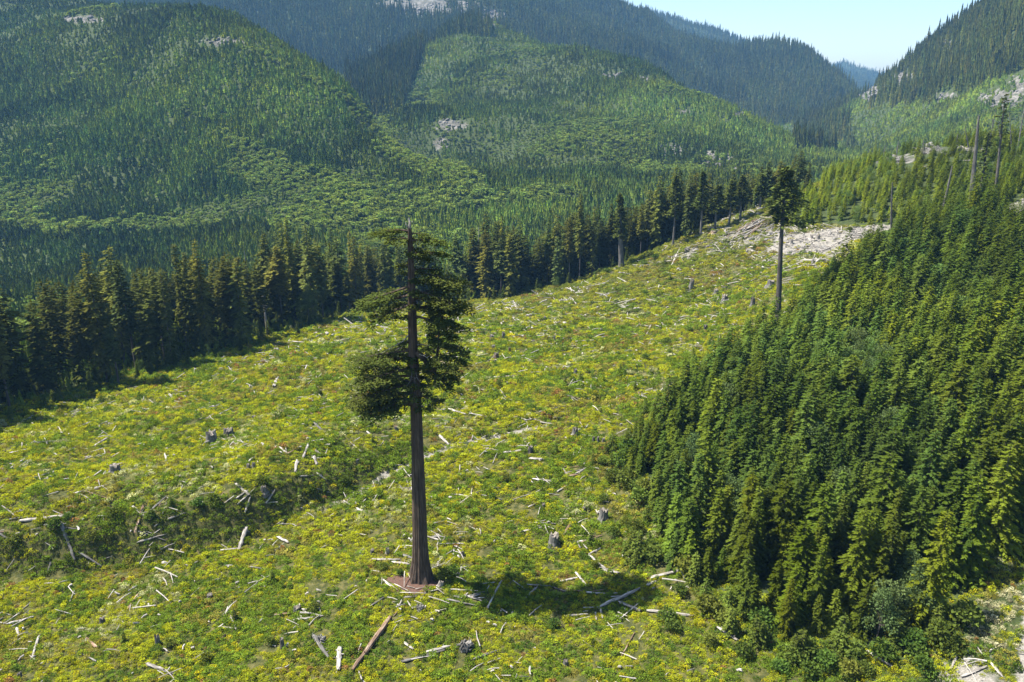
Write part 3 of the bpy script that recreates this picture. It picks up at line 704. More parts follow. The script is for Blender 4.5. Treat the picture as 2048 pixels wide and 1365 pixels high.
idx = rng.integers(0, 5, n_); idx[pl & (rng.random(n_) < .5)] = 5; idx[rs & (rng.random(n_) < .4)] = 5
sc = ss/.62*.58*np.clip(1+.28*rng.standard_normal(n_), .5, 1.9); sc[g2] *= 1.25; sc = np.minimum(sc, 2.3)
s3 = np.c_[sc, sc, sc*np.clip(1.2+.35*rng.standard_normal(n_), .5, 2.1)*np.where(ss > 1, .8, 1)]
print('ground cover', n_)
scatter('ground_cover', np.c_[x, y, z-.08], rng.random(n_)*6.28, s3, idx, tint, GC, 'yellow and green low shrubs, ferns and grass growing all over the clearing')

# boulders and broken rock on the bare patches
def boulder(seed):
    r = random.Random(seed); b = MB(); b.tube([(0, 0, -.5), (r.uniform(-.1, .1), 0, -.1), (0, r.uniform(-.2, .2), .35), (r.uniform(-.2, .2), 0, .62)], [.7, .95, .75, .3], 7, 0, True, .16, seed, .3); return b.mesh('boulder', M_ROCK)
M_ROCK = woodm('grey_rock', (.07,.068,.06), (.17,.16,.145), (.32,.305,.28), 1, 1.4, .5, True)
BR = [boulder(k) for k in range(5)]
xr, yr = polar_pts(430, 2600, lambda y: 2.2+y*.0028); rkm = rockmask(xr, yr); zr = hgt(xr, yr)
k_ = (rng.random(len(xr)) < np.clip((rkm-.3)*1.5, 0, .8)) & inframe(xr, yr, zr, .04); xr, yr, zr = xr[k_], yr[k_], zr[k_]
szr = np.exp(.45*rng.standard_normal(len(xr)))*(.55+yr*.0009)
x2 = rng.uniform(-20, 160, 60000); y2 = rng.uniform(80, 420, 60000); _, g2_ = zones(x2, y2)
k_ = (g2_ > .5) & (dline(ROAD, x2, y2)[0] > 4) & (rng.random(len(x2)) < np.where(y2 < 130, .30, .16)) & ((x2 > 50) | (y2 > 250)); x2, y2 = x2[k_], y2[k_]
xr = np.r_[xr, x2]; yr = np.r_[yr, y2]; zr = np.r_[zr, hgt(x2, y2)]; szr = np.r_[szr, np.exp(.5*rng.standard_normal(len(x2)))*np.where(y2 < 130, .16, .42)]
scatter('broken_rock', np.c_[xr, yr, zr], rng.random(len(xr))*6.28, np.c_[szr*1.2, szr, szr*.8], rng.integers(0, 5, len(xr)), np.ones((len(xr), 3)), BR, 'broken grey rock and rubble on the bare patches of the slopes', .4*rng.standard_normal((len(xr), 2)))

# ------------------------------------------------------------------ the giant fir
BX, BY = base; BZ = float(hgt(BX, BY))
def fir():
    root = link('giant_fir', None, None, (BX, BY, BZ))
    tag(root, 'giant lone fir with long bare trunk and broken white top standing in the clearing', 'tree')
    k = BY  # the trunk's centre line, sighted
    def axis(h):
        # slight bends of the real trunk (metres sideways)
        return Vector((np.interp(h, [0, 12, 35, 44, 52, 61, 66], [0, .15, .35, .2, .35, .45, .45]), np.interp(h, [0, 30, 66], [0, .3, .2]), h))
    def rad(h): return float(np.interp(h, [-1, 0, .8, 2, 4, 8, 15, 25, 35, 44, 52, 58, 62, 64.5], [2.3, 2.05, 1.95, 1.8, 1.48, 1.32, 1.2, 1.04, .9, .78, .64, .5, .4, .3]))
    seg = 64; V = []; Fc = []; hs2 = np.concatenate([np.linspace(-1.2, 3, 9), np.linspace(3.8, 64.5, 64)])
    for h in hs2:
        c = axis(h); r0 = rad(h)
        for j in range(seg):
            a = 2*math.pi*j/seg
            fl = .035*math.sin(11*a+.08*h)+.03*math.sin(19*a+1.3-.11*h)+.05*(float(vnoise(a*3.2, h*.09, 3))-.5)+.05*(float(vnoise(a*9, h*.25, 4))-.5)
            root_ = .24*max(0, 1-h/2.2)*max(0, math.sin(5*a+.6)) + .05*math.exp(-((h-2.4)/1.3)**2)*math.sin(2*a+1)
            V.append(c+Vector((math.cos(a), math.sin(a), 0))*r0*(1+fl+root_))
    m = len(hs2)
    for i in range(m-1):
        for j in range(seg):
            a = i*seg+j; b = i*seg+(j+1) % seg; Fc.append((a, b, b+seg, a+seg))
    Fc.append(tuple((m-1)*seg+j for j in range(seg)))
    link('trunk', mk_mesh('giant_trunk', [tuple(v) for v in V], Fc, M_BARK, None, False), root)
    t = MB(); p = axis(64.3); t.tube([p, p+Vector((.1, 0, .9)), p+Vector((-.1, .1, 1.8))], [.3, .22, .06], 7, 0, True, .2, 5)
    t.tube([p+Vector((0, 0, .7)), p+Vector((.55, .1, 1.3))], [.12, .03], 5); t.tube([p, p+Vector((-.5, -.1, .7)), p+Vector((-.6, -.1, 1.2))], [.14, .1, .03], 5)
    tag(link('broken_top', t.mesh('broken_top', M_DEAD), root), 'bleached broken top of the fir')
    r = random.Random(12)
    Lz = ([33, 35, 38, 41, 44.5, 46.5, 49, 52, 55, 58, 60, 62, 64, 65], [4, 9, 9.5, 9, 7.5, 3.2, 2.8, 6, 7, 4.5, 2.4, 3.2, 5.0, 3])
    Rz = ([33, 35, 37, 39, 41, 46, 49, 51, 53, 56, 58, 60, 62, 64, 65], [3.6, 4.6, 4.2, 2.0, 1.5, 1.8, 2.5, 8, 8.6, 8, 7, 5.6, 5.4, 4, 2.5])
    def spray_pad(mb, c, dirv, R_, n_):
        side = dirv.cross(Vector((0, 0, 1))); side = side.normalized() if side.length > .05 else Vector((1, 0, 0))
        for _ in range(n_):
            u_ = r.uniform(-.6, 1); v_ = r.uniform(-1, 1)*(1-.4*abs(u_)); q = c+dirv*R_*u_+side*R_*v_*.75+Vector((0, 0, r.gauss(0, .2)*R_-.30*R_*(abs(v_)+max(0, u_))))
            d = (dirv*r.uniform(.1, 1)+side*v_*1.2+Vector((0, 0, r.uniform(-.45, .35)))).normalized()
            sd = d.cross(Vector((r.uniform(-.6, .6), r.uniform(-.6, .6), 1))).normalized(); l = r.uniform(.3, .62)
            mb.kite(q, d, sd, l, l*.6)
    def limb(h, az, L, rise, dens=1.0, thick=None, droop=.3, start=.25, pts=None, dead=False, pads=None):
        d = Vector((math.cos(az), math.sin(az), 0)); p0 = axis(h); th = thick or (.09+.018*L)
        if pts is None:
            pts = [p0+d*rad(h)*.6, p0+d*L*.3+Vector((0, 0, rise*L*.3)), p0+d*L*.65+Vector((r.uniform(-.3, .3), r.uniform(-.3, .3), rise*L*.5-droop*L*.12)), p0+d*L+Vector((0, 0, rise*L*.6-droop*L*.35))]
        b = MB(); n3 = len(pts); b.tube(pts, [th*(1-.85*i/(n3-1)) for i in range(n3)], 6, 0, True, .08, int(h*10))
        f = MB()
        if not dead:
            np_ = pads or max(2, int(L*1.1*dens))
            for i in range(np_):
                s = start+(1-start)*(i+r.random())/np_; q = s*(n3-1); j = min(int(q), n3-2); c = pts[j].lerp(pts[j+1], q-j)
                sp_ = (1 if i % 2 else -1)*r.uniform(.1, .30)*L*(1.1-.5*s); sd = Vector((-d.y, d.x, 0)); e = c+sd*sp_+d*abs(sp_)*.5+Vector((0, 0, -.15*abs(sp_)+r.uniform(-.2, .2)))
                b.tube([c, e], [th*.28, .02], 3, 0, False)
                dv = (e-c).normalized() if (e-c).length > .2 else d
                dv = Vector((dv.x, dv.y, -.05)).normalized()
                spray_pad(f, e, dv, r.uniform(.75, 1.3)*(.8+.03*L), 74); spray_pad(f, c, d, r.uniform(.5, .9), 26)
        else:
            for i in range(4):
                q = r.uniform(.3, .95)*(n3-1); j = min(int(q), n3-2); c = pts[j].lerp(pts[j+1], q-j); b.tube([c, c+Vector((r.uniform(-1, 1), r.uniform(-1, 1), r.uniform(-.8, .8)))*L*.22], [th*.35, .015], 3, 0, False)
        o = link('limb', b.mesh('limb', M_DEAD if dead else M_BARK), root)
        if dead: o['label'] = 'dead grey limb'
        if f.V:
            fo = link('foliage', f.mesh('foliage', M_NEEDLE), o); fo.color = (1+r.uniform(-.12, .2),)*3+(1,)
    az = .3
    for i in range(58):
        h = 33.8+30.4*((i+r.random())/58); az += 2.4+r.uniform(-.4, .4)
        cx_ = math.cos(az); Lr = np.interp(h, *Rz) if cx_ > 0 else np.interp(h, *Lz); mid = .5*(np.interp(h, *Rz)+np.interp(h, *Lz))*.75
        L = (abs(cx_)*Lr+(1-abs(cx_))*mid)*r.uniform(.5, 1.12)
        if 39 < h < 62.5 and math.sin(az) < -.2: L *= .36
        if 46 < h < 51 and cx_ < 0: L *= .6
        if L < 1.6: continue
        dn = 1.0
        if 39.5 < h < 46 and math.cos(az) > .1: L *= .45
        if 45.5 < h < 51 and math.cos(az) < 0: L *= .8
        if h < 38: dn = .8
        limb(h, az, L, r.uniform(-.1, .25) if h < 58 else r.uniform(0, .35), dn)
    # long left plume near the top, left masses, and the big arm at right with its own upright leader
    limb(64, math.pi*.98, 5.6, .1, 1.3); limb(62.5, .15, 5.6, .05, 1.2); limb(60.5, .5, 6.2, -.05, 1.1)
    for h, a, L in [(44, 3.3, 9.6), (42.5, 2.9, 10), (41, 3.6, 9.4), (39.5, 3.05, 10.6), (38, 3.5, 10.4), (37.5, 2.6, 9), (36.5, 3.15, 10.4), (35.5, 3.7, 9), (35, 2.9, 9.6), (34.6, 3.3, 8.6)]:
        limb(h, a, L, -.05, 1.25)
    for h, a, L in [(57.5, -.2, 8), (56, .4, 7.6), (54.5, -.5, 8), (53, .1, 9), (51.5, .5, 8.4), (50, -.3, 8.6), (55, 3.4, 8.4), (53.5, 3.0, 8.6), (52, 3.6, 7)]:
        limb(h, a, L, -.12 if a < 1 else -.25, 1.15)
    p0 = axis(43.6); arm = [p0+Vector((.6, -.3, .3)), p0+Vector((1.8, -.6, -.8)), p0+Vector((3.2, -.8, -3.0)), p0+Vector((4.4, -.9, -4.3)), p0+Vector((6.2, -.8, -6.2))]
    limb(43.6, 0, 6, 0, 1, .55, pts=arm, start=.6, pads=5)
    e = arm[2]; lead = [e+Vector((.3, 0, -.3)), e+Vector((.9, 0, 3)), e+Vector((1.3, 0, 7)), e+Vector((1.7, 0, 11.2))]
    limb(43, 0, 4, 0, .5, .34, pts=lead, start=.75, pads=2)
    for i in range(26):
        s = (i+.5)/26; q = s*3; j = min(int(q), 2); c = lead[j].lerp(lead[j+1], q-j); a = i*2.4
        L = (4.7-2.0*s)*r.uniform(.6, 1.1)*(1.15 if math.cos(a) > 0 else .6); d = Vector((math.cos(a), math.sin(a), 0))
        limb(43, a, L, 0, 1.0, .09, pts=[c, c+d*L*.5+Vector((0, 0, -.1*L)), c+d*L+Vector((0, 0, -.42*L))], start=.35, pads=max(3, int(L*1.3)))
    for h, a, L, ri in [(47, 3.5, 5.5, -.7), (46.2, 3.0, 4.6, -.9), (50.2, 2.8, 2.5, .5), (41, 4.4, 3.2, -1.0), (40.4, 4.9, 2.8, -1.1), (43.5, 5.6, 3.4, .1), (45, -.2, 4.5, .1), (40.8, 5.2, 3.0, -.7)]:
        limb(h, a, L, ri, 1, .13, dead=True)
    return root
fir()

# ------------------------------------------------------------------ other standing characters: lone trees and snags
def bare_tree(name, label, cat, px, py, pyt, r0, lean=0.0, crown=None, m=None, seed=0, stubs=8, pxt=None, jag=True, Yfix=None):
    if Yfix: x0, y0, _ = at_Y(px, py, Yfix)
    else: x0, y0 = ground_px(px, py)
    z0 = float(hgt(x0, y0)); _, _, zt = at_Y(px, pyt, y0); H = zt-z0; xt = 0
    if pxt is not None: xt = at_Y(pxt, pyt, y0)[0]-x0
    root = link(name, None, None, (x0, y0, z0-.4)); tag(root, label, cat)
    r = random.Random(seed); b = MB()
    ax = lambda t: Vector((xt*t+.01*H*math.sin(3*t+seed), .008*H*math.sin(2*t), (H+.4)*t))
    b.tube([ax(t) for t in (0, .03, .12, .3, .5, .7, .85, .97)], [r0*q for q in (1.5, 1.2, 1.0, .9, .78, .62, .48, .3 if not crown else .08)], 12, 0, True, .06, seed, None if crown else 1.2)
    for k in range(stubs):
        t = r.uniform(.4, .95); a = r.uniform(0, 6.28); L = r.uniform(.5, 2.2); c = ax(t)
        b.tube([c, c+Vector((math.cos(a)*L, math.sin(a)*L, r.uniform(-.5, .3)))], [.1, .02], 4, 0, False)
    link('trunk', b.mesh('trunk', m or M_GREYW), root, None)
    if crown:
        f = MB(); bb = MB(); lo, Rr, nbr, off, spn = crown
        for k in range(nbr):
            t = lo+(1-lo)*(k+r.random())/nbr; a = k*2.4+r.uniform(-.4, .4); u = (t-lo)/(1-lo)
            L = Rr*1.12*min(1, (u+.15)*3.5)*(1.03-u)**.85*r.uniform(.35, 1.35)*(1+off*math.cos(a)); d = Vector((math.cos(a), math.sin(a), 0)); c = ax(t)
            bb.tube([c, c+d*L*.7], [.12, .03], 4, 0, False)
            for q in range(spn):
                s = .15+.85*(q+r.random())/spn; sd = Vector((-d.y, d.x, 0))*r.uniform(-.4, .4)*L; e = c+d*L*s+sd*s+Vector((0, 0, r.gauss(0, .35)-.2*L*s*s))
                dv = (d+Vector((r.uniform(-1, 1), r.uniform(-1, 1), r.uniform(-.4, .3)))).normalized(); s2 = dv.cross(Vector((r.uniform(-.6, .6), r.uniform(-.6, .6), 1))).normalized()
                f.kite(e, dv, s2, r.uniform(.9, 1.9), r.uniform(.6, 1.1))
        link('limbs', bb.mesh('limbs', M_TRUNK), root); fo = link('crown', f.mesh('crown', M_NEEDLE), root); fo.color = (1, 1, 1, 1)
    return root
bare_tree('lone_fir', 'tall dark lone fir with bushy crown on a bare trunk, right of centre', 'tree', 1556, 645, 338, .88, 0, (.66, 8.4, 46, .35, 64), M_TRUNK, 3, 3, 1575)
bare_tree('lone_cedar', 'grey bare-trunked tree with a narrow bushy top in front of the forest edge', 'tree', 1244, 533, 390, 1.25, 0, (.42, 3.9, 60, 0, 40), M_GREYW, 4, 2, 1240)
bare_tree('dead_snag', 'thick grey dead snag, tallest and palest on the right hillside', 'snag', 1945, 412, 226, .95, m=M_GREYW, seed=5, stubs=6, pxt=1957, Yfix=318)
bare_tree('dead_snag', 'short grey snag leaning right, leftmost of the hillside snags by the road', 'snag', 1889, 394, 330, .62, m=M_GREYW, seed=6, stubs=2, pxt=1905, Yfix=330)
bare_tree('sparse_conifer', 'thin half-dead conifer just right of the thick grey snag', 'tree', 1957, 400, 262, .55, crown=(.42, 3.0, 30, 0, 14), m=M_TRUNK, seed=7, stubs=14, pxt=1980, Yfix=330)
bare_tree('sparse_conifer', 'tall dark sparse conifer leaning right at the road bend near the right edge', 'tree', 1992, 373, 190, .6, crown=(.5, 3.6, 30, 0, 14), m=M_TRUNK, seed=8, stubs=14, pxt=2014, Yfix=345)
bare_tree('dead_snag', 'slim grey snag with short branch stubs at the gravel bank end', 'snag', 1783, 487, 362, .48, m=M_GREYW, seed=9, stubs=16, pxt=1786)
bare_tree('dead_snag', 'pale thin snag near the horizon crest, right of the thick grey snag', 'snag', 1972, 330, 215, .35, m=M_GREYW, seed=10, stubs=22, Yfix=420)
bare_tree('dead_snag', 'thin spiky snag on the crest below the mountain notch', 'snag', 1908, 312, 268, .3, m=M_GREYW, seed=11, stubs=8, Yfix=440)
bare_tree('dead_snag', 'small bare snag on the crest, left of the leaning white log', 'snag', 1790, 330, 282, .3, m=M_GREYW, seed=12, stubs=14, Yfix=470)
bare_tree('dead_snag', 'small bare snag on the crest, leftmost of the crest snags', 'snag', 1764, 335, 290, .3, m=M_GREYW, seed=13, stubs=14, Yfix=480)
for k, (a, b, c, d, yf, lb) in enumerate([(1873,322,288,1859,445,'leaning pale broken snag on the crest, left of the tall grey snag'),(1735,345,300,1737,500,'thin little snag low on the crest, beside the valley notch'),(1932,330,255,1930,430,'slim dark snag on the crest just left of the tall grey snag'),
        (1995,325,240,1998,425,'thin bleached snag between the two tallest hillside trees'),(2018,330,222,2020,415,'thin grey snag second from the right frame edge'),(1846,318,280,1847,450,'short stick-like snag on the crest above the pale rubble'),(1700,372,318,1701,505,'thin dead stem above the upper yellow-green slope')]):
    bare_tree('dead_snag', lb, 'snag', a, b, c, .3, m=M_DEAD if k == 0 else M_GREYW, seed=60+k, stubs=12, pxt=d, Yfix=yf)
bare_tree('dead_snag', 'forked grey snag at the right frame edge on the crest', 'snag', 2030, 320, 195, .35, m=M_GREYW, seed=14, stubs=20, Yfix=420)
bare_tree('dead_snag', 'pale hooked snag standing before the dark left forest', 'snag', 535, 672, 585, .5, m=M_DEAD, seed=15, stubs=8)
bare_tree('dead_snag', 'thin bleached snag among the left forest tops', 'snag', 503, 640, 497, .4, m=M_GREYW, seed=16, stubs=8, Yfix=345)
bare_tree('dead_snag', 'white-topped slim snag rising from the forest behind the giant fir', 'snag', 958, 606, 452, .4, m=M_DEAD, seed=17, stubs=18, Yfix=425)
bare_tree('dead_snag', 'grey snag in the middle forest edge, left of the bare-trunked cedar', 'snag', 1025, 600, 440, .45, m=M_GREYW, seed=18, stubs=16, Yfix=430)
bare_tree('sparse_conifer', 'slim bare-stemmed conifer with small top beside the log pile', 'tree', 1605, 398, 342, .4, crown=(.6, 2.6, 20, 0, 12), m=M_GREYW, seed=19, stubs=8, Yfix=450)
for k, (a, b, c, lb) in enumerate([(1430,462,372,'slim bare-boled conifer at the forest end, first left of the log pile'),(1458,450,362,'slim bare-boled conifer at the forest end, just behind the log pile'),(1345,492,352,'tall bare-boled conifer in the forest edge above the boulder heap'),(1400,470,345,'tall pale-boled conifer midway along the upper forest edge'),
                                   (1480,438,352,'pale-boled conifer rising behind the log pile'),(1520,420,350,'last slim conifer of the forest edge, behind the lone dark fir')]):
    bare_tree('edge_conifer', lb, 'tree', a, b, c, .55, crown=(.42, 3.9, 60, 0, 26), m=M_GREYW, seed=30+k, stubs=8)

# ------------------------------------------------------------------ logs, stumps, debris
def gnormal(x, y):
    e = .6; return Vector((float(hgt(x-e, y)-hgt(x+e, y)), float(hgt(x, y-e)-hgt(x, y+e)), 2*e)).normalized()
def make_log(p0, p1, r0, mtl, seed, lift0=0, lift1=0, taper=.75, knots=3):
    """p0, p1: ground (x, y); returns a log lying on the ground"""
    r = random.Random(seed); a = Vector((p0[0], p0[1], float(hgt(*p0))+r0*.7+.10+lift0)); c = Vector((p1[0], p1[1], float(hgt(*p1))+r0*.7+.10+lift1))
    if (c-a).length > 3 and lift0 == 0 and lift1 == 0:     # keep it above the ground between its ends
        worst = max(float(hgt(*(a.lerp(c, t).xy)))-a.lerp(c, t).z for t in (.25, .5, .75)); worst = max(0, worst+.15); a.z += worst*.8; c.z += worst*.8
    mid = (a+c)/2; L = (c-a).length; q = (c-a).normalized().to_track_quat('Z', 'Y'); b = MB()
    n_ = 6; n_ = 9; pts = [Vector((r.uniform(-.02, .02)*L*.4, r.uniform(-.02, .02)*L*.4, L*(i/(n_-1)-.5))) for i in range(n_)]
    b.tube(pts, [r0*(1-(1-taper)*i/(n_-1))*r.uniform(.84, 1.12)*(r.uniform(.45, .9) if i in (0, n_-1) else 1) for i in range(n_)], 9, 0, True, .13, seed, 1.5)
    sq = r.uniform(.55, 1); b.V = [Vector((v.x, v.y*sq, v.z)) for v in b.V]
    for k in range(knots):
        t = r.uniform(.1, .9); an = r.uniform(0, 6.28); cc = Vector((0, 0, L*(t-.5))); d = Vector((math.cos(an), math.sin(an), r.uniform(-.4, .8)))
        b.tube([cc, cc+d*r0*r.uniform(1.4, 2.6)], [r0*.25, r0*.12], 4, 0, True)
    o = link('log', b.mesh('log', mtl), None, mid); o.rotation_mode = 'QUATERNION'; o.rotation_quaternion = q; o.rotation_mode = 'XYZ'
    THINGS.append((o, mid.x, mid.y, mid.z, L, r0, 'log', mtl)); return o
# (x0,y0,x1,y1, width in photo px, material)
W_, G_, B_ = M_DEAD, M_GREYW, M_BROWNW
LOGS = [(40,1046,130,1035,10,W_),(189,895,219,875,6,W_),(266,1016,294,1039,7,W_),(472,971,498,997,9,W_),(493,1061,479,1101,12,W_),(441,1103,483,1099,6,W_),(132,1095,151,1129,8,G_),(98,1095,162,1103,5,G_),
 (162,1124,204,1135,6,G_),(277,1191,255,1223,7,B_),(294,1331,328,1344,10,W_),(328,1344,350,1352,7,G_),(79,1275,64,1322,7,W_),(34,1258,38,1276,6,W_),(336,1042,370,1029,7,G_),(102,1129,96,1147,6,G_),
 (781,1239,706,1344,15,B_),(680,1299,677,1344,16,W_),(626,1273,657,1318,11,G_),(594,924,591,946,9,W_),(617,891,606,920,8,W_),(628,914,633,931,8,W_),(560,897,576,910,6,W_),(575,910,592,900,5,B_),(630,903,643,912,6,W_),
 (600,955,627,953,5,W_),(634,948,653,963,6,W_),(534,1033,553,1014,7,W_),(555,1076,577,1088,8,W_),(745,1122,800,1122,8,W_),(785,1127,819,1131,8,W_),(805,1112,826,1120,8,G_),(687,1003,700,1012,5,W_),(713,1018,732,1028,5,W_),
 (855,1307,900,1295,9,W_),(802,1327,890,1303,8,G_),(809,1288,826,1301,8,W_),(879,873,898,893,8,W_),(734,865,747,876,6,W_),(1197,1218,1280,1180,10,W_),(1293,1173,1312,1165,8,W_),(1303,1158,1363,1144,10,W_),(1295,1225,1386,1235,9,W_),
 (1239,1208,1280,1224,9,W_),(1191,1227,1193,1242,6,W_),(1201,1220,1205,1239,6,W_),(1129,1235,1175,1231,7,W_),(975,1218,1003,1165,7,W_),(1180,1114,1216,1146,8,W_),(1220,1146,1239,1148,7,W_),(1201,1099,1178,1110,5,W_),(1048,1201,1076,1175,7,W_),
 (1120,1165,1154,1158,7,W_),(1152,1148,1171,1171,7,W_),(1054,1171,1095,1174,5,W_),(1060,1048,1110,1050,4,W_),(1062,1054,1108,1056,4,G_),(1042,1066,1084,1057,6,W_),(1114,986,1141,969,6,W_),(1007,908,1050,903,9,W_),(1059,920,1084,922,11,W_),
 (1243,1314,1269,1267,4,B_),(1165,1282,1182,1295,3,W_),(910,888,952,886,4,G_),(1057,1016,1076,1007,5,W_),(1434,1257,1475,1284,9,W_),(1736,1306,1785,1337,8,W_),(1921,1356,1974,1335,7,W_),(1981,1329,2004,1356,7,W_),(1913,1316,1898,1348,6,W_),
 (1720,1332,1726,1318,8,G_),(1185,574,1215,567,5,W_),(1154,606,1232,605,3,W_),(1197,633,1226,626,3,W_),(1502,540,1547,514,4,W_),(1496,567,1540,543,4,W_),(1461,560,1479,548,3,W_),(1342,535,1359,500,5,W_),(1560,540,1582,536,4,W_),
 (1595,524,1650,521,6,W_),(962,758,1035,753,5,W_),(1078,826,1132,814,5,W_),(1197,819,1226,812,5,W_),(1022,839,1035,834,4,W_),(896,820,931,831,8,W_),(1049,683,1073,682,3,W_),(437,832,463,818,5,W_),(578,684,612,687,5,W_),(161,854,207,836,5,W_),
 (548,775,556,757,9,W_),(559,757,572,756,4,G_),(590,842,605,828,5,W_),(628,848,643,862,7,G_),(643,812,655,808,7,W_),(498,1135,530,1140,4,G_),(740,1215,768,1197,5,G_),(772,1168,795,1182,6,W_),(820,1240,770,1215,0,W_),(1434,700,1425,715,4,W_),
 (1302,650,1293,672,4,W_),(1340,715,1350,690,4,B_),(1130,792,1160,800,5,W_),(893,865,905,878,0,W_),(1700,520,1735,492,4,W_),(1560,490,1610,475,4,W_),(1640,505,1690,480,5,W_),(1735,488,1757,494,4,W_),(1830,302,1855,308,4,W_),(1860,292,1872,318,6,W_),
 (1905,325,1950,322,4,W_),(1840,338,1885,326,4,W_),(1912,292,1935,300,4,W_),(2,1090,26,1085,5,G_),(415,1165,440,1160,5,G_),(860,1228,890,1240,0,W_),(905,1265,935,1262,0,W_),(1295,960,1320,985,7,W_),(1310,1005,1335,992,6,G_),(1270,940,1290,955,5,W_),
 (1180,712,1210,705,3,W_),(1255,690,1275,696,3,G_),(1210,762,1240,770,4,W_),(1240,800,1250,820,5,B_),(1150,640,1165,628,3,W_),(940,690,960,694,3,W_),(1090,655,1110,650,3,W_),(1000,780,1012,798,4,W_),(70,958,100,948,5,G_),(0,965,20,960,7,G_),
 (190,978,215,972,5,W_),(130,905,150,898,5,W_),(20,908,55,900,5,W_),(330,910,336,930,5,W_),(372,812,395,806,4,W_),(700,770,716,778,4,W_),(1155,1085,1160,1098,5,W_),(1330,1215,1300,1205,0,W_)]
for k, (a, b, c, d, wpx, m_) in enumerate(LOGS):
    if not wpx: continue
    p0 = ground_px(a, b); p1 = ground_px(c, d); dist = math.hypot(p0[0], p0[1], CAM_H); make_log(p0, p1, max(.08, wpx*.5*dist/F*.70), m_, 1000+k)
r = random.Random(5); ncl = 0; left_ = 0
while ncl < 125:        # more fallen wood over the clearing, mostly in tangles
    if left_ <= 0: px = r.uniform(0, 1480); py = 600+760*r.random()**.8; cc_ = ground_px(px, py); left_ = r.choice([1, 2, 4, 5, 6])
    left_ -= 1; p = (cc_[0]+r.gauss(0, 1.6), cc_[1]+r.gauss(0, 1.8))
    if not inpoly(CLEAR, *[np.array([q]) for q in p])[0] or math.hypot(p[0]-BX, p[1]-BY) < 6: continue
    a = r.choice([r.uniform(-.5, .7), r.uniform(0, 3.14)]); L = r.uniform(1.6, 5.5)*(1.25 if p[1] > 220 else 1)
    make_log(p, (p[0]+math.cos(a)*L, p[1]+math.sin(a)*L), r.uniform(.10, .26)*(1.3 if p[1] > 250 else 1), r.choice([W_, W_, G_, B_, G_]), 2000+ncl, 0, 0, r.uniform(.4, .8), r.randint(0, 3)); ncl += 1
# the slash piles: log heap at the ridge end, rubble along the landing
hp = ground_px(1500, 462)
for k in range(62):
    a = r.uniform(.1, 1.1)+(math.pi if r.random() < .2 else 0); L = r.uniform(5, 13); ox, oy = r.uniform(-13, 9), r.uniform(-7, 7); l0 = max(0, 2.8-abs(ox)*.22-abs(oy)*.2)
    p = (hp[0]+ox-math.cos(a)*L/2, hp[1]+oy-math.sin(a)*L/2); make_log(p, (hp[0]+ox+math.cos(a)*L/2, hp[1]+oy+math.sin(a)*L/2), r.uniform(.13, .3), r.choice([W_, W_, B_, G_]), 3000+k, r.uniform(0, l0)+.1, r.uniform(.5, 1.3)*l0+.1)
for k, (cx_, cy_) in enumerate([(1375,505),(1385,498),(1580,512),(1620,525),(1640,530),(1665,500),(1700,478),(1745,465),(1560,535),(1450,505),(1420,500),(1545,470),(1525,452),(1350,520),(1690,512),(1790,455),(1610,497),(1730,480)]):
    c = ground_px(cx_, cy_)
    for q in range(3):
        a = r.uniform(0, 3.14); L = r.uniform(3, 8); p = (c[0]+r.uniform(-3, 3), c[1]+r.uniform(-3, 3)); make_log(p, (p[0]+math.cos(a)*L, p[1]+math.sin(a)*L), r.uniform(.14, .32), r.choice([W_, W_, G_]), 3100+k*4+q, r.uniform(0, .6), r.uniform(0, 1.2))

def stump_meshes(seed, r0, H, m, roots=5, jag=.12):
    r = random.Random(seed); seg = 20; V = []; Fc = []
    rings = [(-.5, 1.55), (0, 1.35), (.15, 1.12), (.45, 1.0), (1.0, .92)]
    tops = [H*(1+r.uniform(-jag, jag)) for _ in range(seg)]; ph = r.uniform(0, 6)
    for i, (t, q) in enumerate(rings):
        for j in range(seg):
            a = 2*math.pi*j/seg; rt = 1+(.28*max(0, 1-max(t, 0)*2.2))*max(0, math.sin(roots*a+ph))+r.uniform(-.04, .04)
            V.append((math.cos(a)*r0*q*rt, math.sin(a)*r0*q*rt, (tops[j] if i == 4 else H*t)))
    for i in range(4):
        for j in range(seg): a = i*seg+j; b = i*seg+(j+1) % seg; Fc.append((a, b, b+seg, a+seg))
    body = mk_mesh('stump_body', V, Fc, m)
    V2 = [(x*.995, y*.995, z_-.02) for x, y, z_ in V[4*seg:]]+[(x*.5, y*.5, H*(1+r.uniform(-jag, jag)*.5)) for x, y, _ in V[4*seg:]]+[(0, 0, H*.97)]; F2 = []
    for j in range(seg): F2.append((j, (j+1) % seg, seg+(j+1) % seg, seg+j)); F2.append((seg+j, seg+(j+1) % seg, 2*seg))
    return body, mk_mesh('cut_top', V2, F2, M_CUT)
